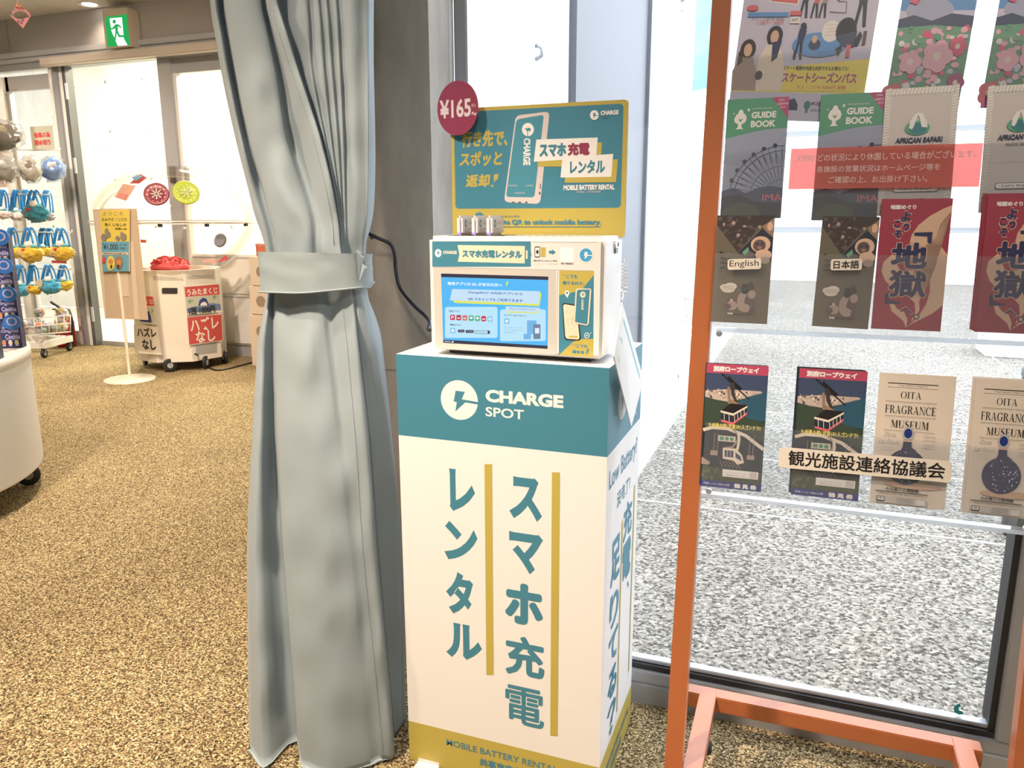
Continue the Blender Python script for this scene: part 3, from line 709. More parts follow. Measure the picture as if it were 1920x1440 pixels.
tag(cb.build('power_cable'), 'black power cable drooping across the pillar to the rental machine', 'cable')

# ------------------------------------------------------------------ curtain gathered in front of the pillar
fab = mat('pale_blue_curtain', (.33, .39, .41), .75, bump=(900, .08, .001), sheen=.15, spec=.25)
_n = fab.node_tree; _t = _n.nodes.new('ShaderNodeBsdfTranslucent'); _t.inputs[0].default_value = (.26, .40, .56, 1)      # thin cloth lets some light through
_m = _n.nodes.new('ShaderNodeMixShader'); _m.inputs[0].default_value = .18
_n.links.new(_n.nodes['Principled BSDF'].outputs[0], _m.inputs[1]); _n.links.new(_t.outputs[0], _m.inputs[2]); _n.links.new(_m.outputs[0], _n.nodes['Material Output'].inputs[0])
LV = {   # photo row: x of 23 fold lines at that height, from the left edge to the right edge
    -260: [372, 380, 392, 397, 430, 462, 470, 474, 492, 494, 520, 548, 556, 575, 580, 592, 600, 615, 622, 655, 681, 690, 700],
    0: [394, 404, 416, 421, 455, 488, 497, 500, 519, 521, 545, 574, 579, 596, 600, 611, 616, 629, 634, 660, 683, 690, 701],
    130: [416, 426, 439, 443, 477, 515, 525, 540, 558, 561, 570, 583, 589, 606, 611, 621, 627, 637, 641, 662, 685, 690, 700],
    260: [443, 452, 465, 470, 500, 535, 548, 582, 600, 602, 605, 608, 612, 620, 624, 632, 637, 643, 647, 665, 686, 691, 699],
    400: [476, 484, 503, 507, 540, 575, 592, 616, 631, 632, 634, 635, 637, 638, 640, 641, 643, 647, 650, 665, 685, 689, 692],
    475: [499, 504, 521, 524, 555, 585, 597, 625, 640, 641, 642, 643, 644, 645, 646, 648, 649, 652, 654, 665, 678, 682, 686],
    552: [500, 505, 514, 519, 560, 600, 618, 640, 660, 662, 665, 668, 670, 672, 674, 676, 678, 680, 681, 683, 685, 687, 690],
    640: [485, 493, 512, 518, 565, 610, 625, 651, 671, 672, 675, 678, 681, 684, 686, 688, 691, 694, 696, 699, 702, 705, 708],
    800: [474, 487, 513, 522, 580, 630, 645, 666, 688, 690, 694, 697, 701, 704, 707, 710, 713, 716, 719, 722, 725, 728, 730],
    1000: [463, 480, 526, 532, 600, 655, 668, 680, 703, 705, 709, 713, 717, 721, 725, 729, 733, 737, 741, 744, 747, 750, 752],
    1200: [462, 485, 543, 548, 610, 672, 688, 702, 722, 724, 727, 730, 734, 737, 740, 743, 746, 749, 752, 754, 756, 757, 758],
    1400: [463, 490, 557, 562, 630, 694, 710, 720, 738, 740, 742, 745, 747, 749, 751, 753, 755, 757, 758, 760, 761, 762, 763],
}
DU = [.03, -.012, .03, -.008, -.022, -.006, .03, -.022, -.034, .008, -.004, -.012, -.002, -.010, -.001, -.010, .0, -.010, .001, -.010, .004, 0, .03]
DC = [.02, 0, .016, -.02, -.035, -.03, -.014, -.03, -.03, -.022, -.02, -.019, -.017, -.015, -.013, -.011, -.008, -.005, -.001, .004, .01, .016, .03]
DL = [.03, -.02, .045, -.03, -.062, -.055, -.048, -.05, -.052, .012] + [.015 + .0035 * k for k in range(13)]
def depth(y):
    if y <= 260: return DU
    if y <= 475: t = (y - 260) / 215; return [a * (1 - t) + b_ * t for a, b_ in zip(DU, DC)]
    if y <= 552: return DC
    t = min(1, (y - 552) / 300); return [a * (1 - t) + b_ * t for a, b_ in zip(DC, DL)]
CY = 1.45
ks = sorted(LV)
def cat(p0, p1, p2, p3, t): return .5 * ((2 * p1) + (p2 - p0) * t + (2 * p0 - 5 * p1 + 4 * p2 - p3) * t * t + (3 * p1 - p0 - 3 * p2 + p3) * t ** 3)
def col_at(y):
    i = max(0, min(len(ks) - 2, sum(1 for k in ks if k <= y) - 1))
    t = max(0, min(1, (y - ks[i]) / (ks[i + 1] - ks[i])))
    g_ = [LV[ks[max(0, min(len(ks) - 1, i + d))]] for d in (-1, 0, 1, 2)]
    return [cat(g_[0][j], g_[1][j], g_[2][j], g_[3][j], t) for j in range(23)]
rows = [-255 + 16.2 * i for i in range(103)]
grid = []
for y in rows:
    px = col_at(y); dd = depth(y); zz = max(.008, at(600, y, CY).z); P_ = []
    for j in range(22):
        for s_ in range(4):
            t = s_ / 4
            if j in (8,): x = px[j] + (px[j + 1] - px[j]) * t; d = dd[j] + (dd[j + 1] - dd[j]) * t
            else:
                J = [max(0, j - 1), j, j + 1, min(22, j + 2)]
                x = px[j] + (px[j + 1] - px[j]) * t; d = cat(*[dd[q_] for q_ in J], t)
            P_.append((x, d))
    P_.append((px[22], dd[22]))
    line = []
    for x, d in P_:
        c_ = 1 - min(1, abs(y - 513) / 170)
        w_ = noise.noise(V((x * .022, y * .012, 2))) * .010 + noise.noise(V((x * .05, y * .02, 5))) * .012 * max(0, c_)
        if 330 < y < 475: w_ += -.014 * math.exp(-((x - (560 + (y - 400) * .55)) / 22) ** 2) * math.sin((y - 330) / 145 * math.pi)
        if 556 < y < 760: w_ += .014 * math.exp(-((x - (548 - (y - 556) * .16)) / 14) ** 2) * math.exp(-(y - 556) / 110) - .010 * math.exp(-((x - (600 - (y - 556) * .22)) / 18) ** 2) * math.sin((y - 556) / 204 * math.pi)
        if 800 < y < 1250: w_ += -.008 * math.exp(-((y - (1150 - (x - 570) * 1.4)) / 26) ** 2) * math.exp(-((x - 600) / 40) ** 2)
        Y_ = CY + d + w_ - .20 * max(0, min(1, (y - 552) / 850)) * max(0, 1 - (x - 462) / 290) ** .75; X_ = at(x, y, Y_).x
        line.append(V((X_, Y_, zz)))
    a_, b_ = line[-1], line[0]
    for t, dy in ((.15, .10), (.4, .13), (.6, .13), (.85, .09)): line.append(a_.lerp(b_, t) + V((0, dy * (1 - .6 * math.exp(-((y - 512) / 75) ** 2)), 0)))
    grid.append(line)
n_ = len(grid[0]); vs = [p for l in grid for p in l]
fs = [[i * n_ + j, (i + 1) * n_ + j, (i + 1) * n_ + (j + 1) % n_, i * n_ + (j + 1) % n_] for i in range(len(grid) - 1) for j in range(n_)]
ct = thing('curtain', 'pale blue floor-length curtain gathered and tied in front of the concrete pillar', 'curtain', (-1.0, CY, 0))
MB().add(vs, fs, fab, True).build('cloth', ct)
def surf(j, y, out=.0012):
    i = min(range(len(rows)), key=lambda k: abs(rows[k] - y)); p = grid[i][j]; return p + V((0, -out, 0))
thr = mat('thread', (.30, .38, .42), .8); thl = mat('pale_thread', (.62, .68, .68), .8)
MB().tube([surf(29, y) for y in rows if 10 < y < 460], .0006, thr, 5).tube([surf(28, y) for y in rows if 565 < y < 1400], .0006, thr, 5).build('side_stitching', ct)
zh = [(j, 1365 - 22 * math.sin(max(0, (j - 4)) / 28 * math.pi * .9) + (14 if j < 10 else 0)) for j in range(1, 28)]
MB().tube([surf(j, 1362 + 10 * math.cos(j * .42)) for j in range(1, 8)], .0007, thl, 5).tube([surf(j, 1366 - 1.6 * max(0, j - 17)) for j in range(12, 28)], .0007, thl, 5).build('hem_stitching', ct)
tb = MB(); vs = []; fs = []; N_ = 44
lc = at(593, 510, CY); xl, xr = at(496, 510, CY).x, at(688, 510, CY).x
for k in range(7):
    v_ = k / 6
    for i in range(N_):
        a = 2 * math.pi * i / N_; ca, sa = math.cos(a), math.sin(a)
        X_ = (xl + xr) / 2 + (xr - xl) / 2 * ca * (1.015 if k in (0, 6) else 1.0); Y_ = CY + .004 + (.072 if sa < 0 else .075) * math.copysign(abs(sa) ** .75, sa)
        xp = 593 + 96 * ca
        yt = 474 + 2 * ca; ybt = 551 - 12 * max(0, ca) ** 1.5 - 3 * max(0, -ca)
        if sa > 0: ybt -= 10
        y = yt + (ybt - yt) * v_
        vs.append(V((X_, Y_ + .0035 * noise.noise(V((i * .5, k * .8, 0))), at(xp, y, Y_).z)))
for k in range(6):
    for i in range(N_): fs.append([k * N_ + i, (k + 1) * N_ + i, (k + 1) * N_ + (i + 1) % N_, k * N_ + (i + 1) % N_])
tbm = mat('tieback_cloth', (.28, .335, .35), .75, bump=(500, .1, .001))
tie = tb.add(vs, fs, tbm, True).build('tieback', ct, 'wide grey-blue cloth band tied around the curtain')
MB().tube([v + (v - V((lc.x, CY, v.z))).normalized() * .001 for v in vs[6 * N_:7 * N_]], .0022, tbm, 6, True).build('band_edge', tie)
c_ = at(683, 500, CY)
MB().prism([c_ + V((0, -.03, .035)), c_ + V((.007, -.02, .02)), c_ + V((.006, -.02, .008)), c_ + V((.012, -.02, -.002)), c_ + V((.004, -.03, -.03))], (0, .012, 0), tbm).build('tab', tie)

# ------------------------------------------------------------------ orange brochure rack
RL = .119; RX0, RX1 = -.177, .413
def ry(z): return 1.40 + RL * (z - .15)
rk = thing('brochure_rack', 'orange metal brochure rack with clear acrylic pockets before the front window', 'rack', (.12, 1.5, 0))
def post(x):
    return MB().bar((x, ry(0) , 0), (x, ry(2.0), 2.0), .034, .034, orange, (1, 0, 0))
post(RX0).build('post', rk); post(RX1).build('post', rk)
for x in (RX0 + .036, RX1 - .036): MB().box((x - .0185, 1.16, .112), (x + .0185, 1.69, .149), orange, .002).build('foot_rail', rk)
for x in (RX0 + .036, RX1 - .036):
    for y_ in (1.18, 1.66): MB().lathe((x, y_, .0), [(.016, 0), (.016, .02), (.009, .022), (.009, .112)], black, 14).build('foot', rk)
MB().box((RX0 - .015, 1.655, .110), (RX1 - .0, 1.692, .1475), orange, .002).build('crossbar', rk)
tv = V((0, RL, 1)).normalized(); nv = V((0, -1, RL)).normalized()
PP = V((0, ry(.15) - .010, .15)); ux = V((1, 0, 0))
def pan(px, py, off=0.): return atp(px, py, PP + nv * off, nv)
# acrylic: a back sheet and a pocket front for each of the tiers
def sheet(q, th, m, mb): return mb.prism(q, nv * -th, m)
zT, zM, zB = .62, .995, 1.36
def prow(z): return V((0, ry(z) - .010, z)) 
def panel_box(x0, x1, za, zb, off, th, m, mb):
    a, b_ = prow(za) + nv * off, prow(zb) + nv * off
    return mb.prism([V((x0, a.y, a.z)), V((x1, a.y, a.z)), V((x1, b_.y, b_.z)), V((x0, b_.y, b_.z))], nv * th, m)
zA = pan(1325, 912).z; zB3 = pan(1335, 606).z; zB2 = pan(1350, 412).z; zB1 = pan(1525, 217).z
XL, XR = RX0 + .022, RX1 - .022
glow = clear('acrylic_edge', (.95, .96, .97), .1, diffuse=.6, dcol=(.85, .88, .92), through=True)
panel_box(XL, XR, zA - .012, 1.98, -.0045, .003, acrylic, MB()).build('back_panel', rk)
zA, zB3, zB2, zB1 = (min(pan(*p, o).z for p in ps) + .004 for ps, o in ((((1313, 910), (1483, 926), (1630, 942), (1807, 961)), .02), (((1332, 603), (1522, 611), (1633, 616), (1827, 622)), .036), (((1350, 409), (1521, 413), (1644, 405), (1834, 399)), .019), (((1363, 222), (1657, 206), (1838, 202)), .003)))
for zb, off in ((zA, .027), (zB3, .046), (zB2, .026), (zB1 - .014, .010)):
    m_ = MB(); panel_box(XL, XR, zb - .024, zb + .115, off, .0025, acrylic, m_); m_.build('pocket_front', rk)
    m_ = MB(); panel_box(XL, XR, zb - .026, zb - .019, .001, off + .001, glow, m_); m_.build('pocket_base', rk)
m_ = MB(); panel_box(RX0 + .0175, RX0 + .0195, zA - .012, 1.98, -.0045, .004, glow, m_); m_.build('pocket_side', rk)
for z_ in (zA - .02, zB3 - .03, zB3 + .18, zB2 + .12):
    for x_ in (XL + .012, XR - .012):
        p_ = prow(z_) + V((x_, 0, 0)); MB().lathe(p_, [(.006, .001), (.006, .008)], chrome, 12, nv).build('standoff', rk)

# ---- leaflets
def leaflet(name, label, cat, group, TL, TR, BL, off, draw, th=.0022, base=None, rr=0, edges=0):
    a, b, c = (pan(*p, off) for p in (TL, TR, BL))
    u = (b - a).normalized(); v = (a - c); v = (v - u * v.dot(u)).normalized(); w_, h_ = (b - a).length, (a - c).dot(v)
    n = u.cross(v); base = base or paper
    t = thing(name, label, cat, c + u * (w_ / 2), group)
    m_ = MB(); m_.prism([c, c + u * w_, c + u * w_ + v * h_, c + v * h_], n * -th, base)
    for k in range(edges):        # further leaflets of the same bundle showing behind
        d = u * (-.0022 * (k + 1)) + v * (.0012 * (k + 1)) - n * (th + .0008 + .0014 * k)
        m_.prism([c + d, c + d + u * w_, c + d + u * w_ + v * h_, c + d + v * h_], n * -.0010, base)
    m_.build('paper', t)
    g = G(MB(), c, u, v, step=1.8e-5, k0=8e-5).norm(w_, h_); draw(g); g.mb.build('cover_print', t)
    return t
def C(name, r, gg, b, k=1.): return mat('ink_' + name, tuple(x * k for x in rgb(r, gg, b)), .45)
I = {k: C(k, *v) for k, v in dict(green=(84, 150, 122), mag=(170, 72, 118), wht=(232, 228, 226), sky=(168, 172, 200), sky2=(150, 158, 180), navy=(40, 52, 92), steel=(60, 74, 104),
     dark=(36, 44, 58), moss=(58, 72, 60), red=(158, 52, 74), redl=(215, 105, 110), lil=(205, 200, 222), yel=(240, 220, 95), brn=(96, 84, 74), brd=(62, 54, 52), fur=(170, 148, 138), furd=(96, 80, 84), olive=(104, 96, 80), sand=(216, 178, 152),
     sea=(44, 86, 108), hillg=(64, 76, 52), city=(196, 178, 168), band=(185, 72, 100), blue=(34, 52, 128), crm=(232, 217, 201), ink=(28, 24, 26), teald=(50, 120, 130), tealg=(86, 160, 130), greyp=(205, 196, 192), stripe=(232, 228, 222),
     petal=(222, 90, 130), pinkl=(236, 178, 196), leaf=(110, 160, 130), bluep=(96, 150, 210), indigo=(42, 44, 88), foot=(190, 188, 184), brnl=(150, 122, 100)).items()}

def seg(g, x0, y0, x1, y1, w, m): g.line([(x0, y0), (x1, y1)], w, m)
def d_guide(g):
    g.rect(0, 0, 1, 1, I['sky2'])
    g.poly([(0, .33)] + [(i / 10, .33 - .075 * math.sin(min(1, i / 9) * 1.5)) for i in range(11)] + [(1, 0), (0, 0)], I['green'])
    g.poly([(.72, 0), (1, 0), (1, .175)], I['mag'])
    g.text('お得な', .83, .015, .93, .032, I['wht']); g.text('入園割引券', .80, .045, .985, .064, I['wht']); g.text('付き!', .86, .074, .95, .092, I['wht'])
    g.poly([(.13, .165), (.16, .13), (.19, .12), (.2, .1), (.235, .085), (.27, .1), (.28, .12), (.31, .13), (.335, .16), (.32, .19), (.28, .205), (.255, .21), (.26, .235), (.29, .25), (.16, .25), (.195, .235), (.2, .21), (.17, .2), (.14, .19)], I['wht'])
    g.poly([(.2, .162), (.23, .172), (.28, .16), (.25, .18), (.245, .193), (.21, .18)], I['green'])
    g.poly([(.36 + (.03 if k % 2 == 0 else .012) * math.sin(k * math.pi / 5), .093 - (.019 if k % 2 == 0 else .008) * math.cos(k * math.pi / 5)) for k in range(10)], I['wht'])
    g.poly([(.1, .118), (.13, .113), (.125, .125)], I['wht'])
    g.text('Fun Park & Green Park', .42, .078, .74, .09, I['wht']); g.text('GUIDE', .41, .112, .81, .165, I['wht'], .0006); g.text('BOOK', .41, .185, .81, .24, I['wht'], .0006)
    # big wheel
    cx, cy, R1, R2 = .98, .83, .86, .78; W_ = g.w; H_ = g.h
    def P_(r, t): return (min(1, cx - r * math.cos(t)), cy - r * math.sin(t) * W_ / H_)
    for r, w in ((R1, .0016), (R2, .0016), (.52, .0010), (.30, .0008)):
        g.line([P_(r, math.radians(t)) for t in range(0, 91, 5)], w, I['steel'])
    for k in range(12):
        t = math.radians(4 + 7.6 * k); g.line([P_(.05, t), P_(R1, t)], .0008, I['steel'])
        t2 = t + math.radians(3.8); g.line([P_(R2, t), P_(.52, t2), P_(R2, t2 + .066)], .0007, I['steel']); g.line([P_(.52, t), P_(.30, t2), P_(.52, t2 + .066)], .0003, I['steel'])
    for k in range(7):
        p = P_(R1 + .02, math.radians(8 + 12 * k)); g.ell(p[0], p[1], .035, .017, I['navy'], 10)
    g.poly([(0, .77), (.2, .745), (.4, .79), (.6, .745), (.8, .73), (1, .75), (1, 1), (0, 1)], I['steel']); g.poly([(0, .82), (.3, .80), (.55, .86), (1, .88), (1, 1), (0, 1)], I['dark'])
    g.poly([(.05, .93), (.3, .86), (.6, .9), (.7, 1), (0, 1)], I['moss'])
    for x0 in (.74, .8, .86, .93): g.line([(.85, .86), (x0 * 1.6 - .55, 1)], .0014, I['navy'])
    g.text('IMA', .68, .80, .99, .855, I['redl'])
def d_pattern(g, n, x0, y0, x1, y1, r, cols, seed):
    rnd = random.Random(seed)
    for _ in range(n):
        rr = rnd.uniform(r * .5, r); g.ell(rnd.uniform(x0 + rr, x1 - rr), rnd.uniform(y0 + rr * .5, y1 - rr * .5), rr, rr * .5 * rnd.uniform(.7, 1.2), I[rnd.choice(cols)], 9)
def d_monkey(g):
    g.rect(0, 0, 1, 1, I['olive']); g.poly([(0, 0), (1, 0), (1, .06), (.78, .09), (.40, .34), (0, .09)], I['brd'])
    rnd = random.Random(3)
    for _ in range(75):
        x = rnd.uniform(.04, .76); y = rnd.uniform(.01, .31)
        if y < .08 + (.33 - .08) * (1 - abs(x - .40) / .40): g.ell(x, y, rnd.uniform(.02, .05), rnd.uniform(.008, .02), I[rnd.choice(['furd', 'fur', 'brn', 'brd'])], 9)
    g.poly([(.80, .10), (1, .02), (1, .20), (.93, .19)], I['brnl']); g.ell(.93, .1, .05, .04, I['sand'], 14)
    g.poly([(.40, .35), (.80, .12), (.99, .20), (.99, .42), (.78, .46), (.5, .37)], I['dark'])
    g.ell(.79, .265, .17, .075, I['sand'], 22); g.ell(.77, .275, .11, .055, I['furd'], 18); g.ell(.73, .262, .018, .008, I['ink'], 8); g.ell(.82, .262, .018, .008, I['ink'], 8); g.ell(.775, .295, .04, .014, I['brnl'], 10)
    g.ell(.85, .36, .14, .05, I['sand'], 16); g.ell(.6, .36, .09, .035, I['furd'], 14); g.ell(.88, .41, .09, .035, I['fur'], 12); g.poly([(.48, .34), (.58, .29), (.6, .33), (.52, .37)], I['leaf'])
    g.ell(.11, .345, .035, .008, I['ink'], 12)
    for k in range(3): g.text(('You can', 'enjoy the', 'wild monkeys')[k], .1, .385 + .045 * k, (.3, .36, .44)[k], .41 + .045 * k, I['dark'], .0003)
    seg(g, .1, .52, .6, .525, .0005, I['brd'])
    for cx, cy, rx, ry in ((.23, .67, .1, .03), (.32, .66, .11, .035), (.28, .69, .12, .03)): g.ell(cx, cy, rx, ry, I['crm'], 16)
    for k in range(3): seg(g, .17, .66 + .014 * k, .38, .662 + .014 * k, .0005, I['brn'])
    for cx, cy, rx, ry, c in ((.33, .80, .07, .035, 'furd'), (.36, .84, .1, .045, 'fur'), (.28, .85, .07, .03, 'furd'), (.55, .80, .1, .09, 'fur'), (.67, .80, .09, .085, 'furd'), (.57, .68, .06, .05, 'dark'), (.67, .66, .06, .05, 'brd'), (.70, .73, .07, .04, 'fur'), (.60, .86, .09, .04, 'fur'), (.72, .87, .05, .03, 'furd')):
        g.ell(cx, cy, rx, ry, I[c], 18)
    g.ell(.35, .79, .025, .014, I['sand'], 10); g.text('FUN', .3, .905, .39, .925, I['wht'], .0004); g.text('NATURAL GARDEN', .40, .905, .74, .926, I['brd'], .0002); seg(g, .35, .945, .68, .945, .0004, I['brd'])
def d_safari(g):
    g.rect(0, 0, 1, 1, I['stripe']); g.rect(.085, .05, .915, .97, I['greyp'])
    for k in range(44):
        y = k / 44; g.poly([(0, y), (.085, y - .012), (.085, y - .003), (0, y + .009)], I['greyp']); g.poly([(.915, y), (1, y - .012), (1, y - .003), (.915, y + .009)], I['greyp'])
    for k in range(18):
        x = .07 + k / 20; g.poly([(x, .05), (x + .02, .05), (x + .045, 0), (x + .025, 0)], I['greyp'])
    g.ell(.47, .315, .17, .055, I['tealg'], 32); g.ell(.48, .32, .12, .045, I['teald'], 28)
    g.poly([(.36, .315), (.37, .26), (.42, .21), (.49, .195), (.455, .24), (.425, .30), (.40, .325)], I['wht']); g.poly([(.46, .195), (.53, .205), (.60, .27), (.61, .315), (.53, .31), (.50, .25)], I['wht'])
    g.text('AFRICAN SAFARI', .18, .388, .82, .430, I['indigo'], .0005, skew=.1)
    g.text('GUIDE BOOK', .3, .455, .68, .475, I['indigo'], .0001); seg(g, .06, .60, .96, .60, .0005, I['foot'])
    g.rrect(.2, .765, .82, .815, .03, I['brn'], .018); g.rrect(.21, .77, .81, .81, .03, I['wht'], .016); g.text("Let's Enjoy!", .3, .78, .72, .803, I['ink'], .0001)
    g.ell(.55, .895, .07, .025, I['brn'], 10); g.ell(.6, .88, .04, .015, I['ink'], 10)
def d_hell(g):
    g.rect(0, 0, 1, 1, I['red'])
    def cv(pts, n=6):
        q = [V(p) for p in pts]; return [tuple(p) for p in smooth(q + [q[0]], n)[:-1]]
    g.poly([(1, .05), (.88, .075), (.70, .13), (.55, .20), (.47, .27), (.45, .33), (.5, .35), (.66, .36), (.84, .28), (.90, .36), (1, .42), (1, .80), (.85, .87), (.58, .95), (.50, .985), (.66, .90), (.76, .80), (.80, .70), (.78, .58), (.70, .56), (.60, .60), (.62, .74), (.70, .74), (.72, .66), (.66, .78), (.68, .84), (.60, .92), (.57, .93), (.62, .86), (.60, .79), (.5, .74), (.3, .70), (.14, .62), (.08, .55), (.10, .48), (.22, .42), (.27, .44), (.30, .50), (.36, .55), (.84, .52), (.80, .34), (.82, .27), (.86, .19), (1, .09)], I['sand'])
    g.poly([(.24, .80), (.30, .80), (.36, .84), (.46, .86), (.52, .92), (.51, .985), (.46, .93), (.36, .89), (.28, .86)], I['sand'])
    g.poly([(.30, .45), (.44, .42), (.52, .5), (.42, .54), (.34, .52)], I['red'])
    g.text('地獄めぐり', .13, .045, .5, .08, I['wht'], .0004)
    def T(ch, x0, y0, x1, y1, b=.0011, **k): g.text(ch, x0 - .012, y0 - .006, x1 + .012, y1 + .006, I['sand'], b + .0011, **k); g.text(ch, x0, y0, x1, y1, I['indigo'], b, **k)
    T('よ', .28, .095, .44, .175); T('っ', .33, .185, .43, .245); T('こ', .20, .165, .30, .22, .0009); T('そ', .21, .235, .33, .30, .0009)
    g.poly([(.50, .255), (.76, .25), (.76, .34), (.70, .33), (.69, .285), (.51, .28)], I['indigo'])
    T('地', .20, .33, .72, .53, .0020); T('獄', .20, .54, .74, .75, .0016)
    g.poly([(.16, .72), (.21, .72), (.22, .77), (.40, .79), (.40, .80), (.17, .805)], I['indigo'])
    T('へ', .40, .825, .58, .875, .0006); g.ell(.64, .895, .045, .022, I['ink'], 18); g.ell(.64, .895, .028, .013, I['sand'], 14)
def d_rope(g):
    g.rect(0, 0, 1, 1, I['hillg']); g.rect(0, 0, 1, .075, I['band']); g.text('別府ロープウェイ', .11, .015, .85, .062, I['wht'], .0007)
    g.rect(0, .075, 1, .24, I['steel']); g.poly([(0, .22), (.35, .20), (.9, .20), (.95, .22), (.6, .27), (.4, .30), (0, .28)], I['city'])
    d_pattern(g, 60, .02, .2, .85, .28, .02, ['city', 'brn', 'fur', 'crm'], 4)
    g.poly([(.45, .32), (.7, .25), (1, .20), (1, .44), (.6, .42)], I['sea']); g.poly([(0, .27), (.3, .30), (.45, .33), (.6, .40), (1, .45), (1, .5), (0, .5)], I['moss'])
    g.line([(.25, .075), (.48, .17), (.72, .27)], .0022, I['ink']); g.line([(.36, .10), (.58, .19)], .004, I['ink']); g.poly([(.40, .14), (.47, .15), (.48, .23), (.54, .30), (.52, .32), (.43, .24)], I['brd'])
    g.poly([(.36, .18), (.40, .18), (.41, .27), (.56, .31), (.66, .315), (.5, .345), (.38, .31)], I['brnl'])
    g.poly([(.30, .37), (.42, .31), (.70, .315), (.70, .34), (.50, .39), (.32, .38)], I['ink']); g.poly([(.27, .375), (.48, .395), (.70, .325), (.70, .385), (.48, .475), (.28, .46)], I['dark'])
    g.poly([(.27, .372), (.48, .39), (.70, .32), (.70, .335), (.48, .408), (.27, .388)], I['crm']); g.poly([(.28, .445), (.48, .462), (.70, .37), (.70, .39), (.48, .482), (.29, .462)], I['redl'])
    for x, y0, y1 in ((.33, .39, .45), (.41, .40, .455), (.5, .405, .455), (.55, .39, .435), (.6, .37, .42), (.65, .35, .40)): seg(g, x, y0, x + .01, y1, .001, I['crm'])
    g.rect(0, .5, 1, .88, I['dark']); g.poly([(0, .5), (.4, .49), (.7, .53), (1, .60), (1, .5)], I['moss'])
    g.line([(0, .54), (.15, .515), (.4, .515), (.7, .56), (1, .66)], .0062, I['crm']); g.text('九州最大級! 定員101人ゴンドラ!', .08, .475, .93, .515, I['yel'], .0002)
    g.rect(.25, .575, .54, .62, I['crm']); g.rect(.28, .583, .35, .612, I['green']); g.rect(.37, .583, .43, .612, I['green']); g.rect(.45, .583, .51, .612, I['green'])
    g.line([(.49, .515), (.58, .56), (.58, .60), (.50, .66), (.35, .675)], .0034, I['fur']); g.line([(.58, .53), (.60, .60), (.58, .68)], .0046, I['crm'])
    g.poly([(.34, .675), (.56, .67), (.66, .72), (.70, .78), (.60, .80), (.52, .77), (.35, .76)], I['crm']); g.poly([(.37, .69), (.52, .69), (.52, .745), (.38, .745)], I['steel'])
    for x in (.42, .47): seg(g, x, .69, x, .745, .0008, I['crm'])
    g.poly([(.55, .70), (.64, .73), (.66, .77), (.56, .745)], I['steel'])
    for x in (.2, .26, .78, .84): seg(g, x, .56, x - .01, .74, .0009, I['fur'])
    g.rect(.14, .70, .26, .74, I['fur']); g.rect(.74, .715, .86, .75, I['fur']); g.poly([(0, .76), (.15, .80), (.12, .82), (0, .82)], I['fur'])
    for k in range(6): seg(g, .3 + .05 * k, .78, .36 + .06 * k, .83, .0008, I['fur'])
    g.poly([(0, .83), (.4, .84), (1, .85), (1, .945), (0, .945)], I['hillg']); d_pattern(g, 40, .0, .83, .36, .94, .03, ['moss', 'hillg', 'olive'], 8)
    g.rect(.36, .845, .94, .905, I['wht']); seg(g, .39, .872, .76, .872, .0008, I['foot']); g.text('皆様のお越しをお待ちしております', .42, .885, .74, .895, I['ink']); g.rect(.80, .85, .92, .90, I['greyp'])
    g.rect(0, .945, 1, 1, I['blue']); g.text('阿蘇くじゅう国立公園', .06, .963, .48, .98, I['wht']); g.text('鶴 見 岳', .56, .952, .92, .99, I['wht'], .0007)
SER = {}
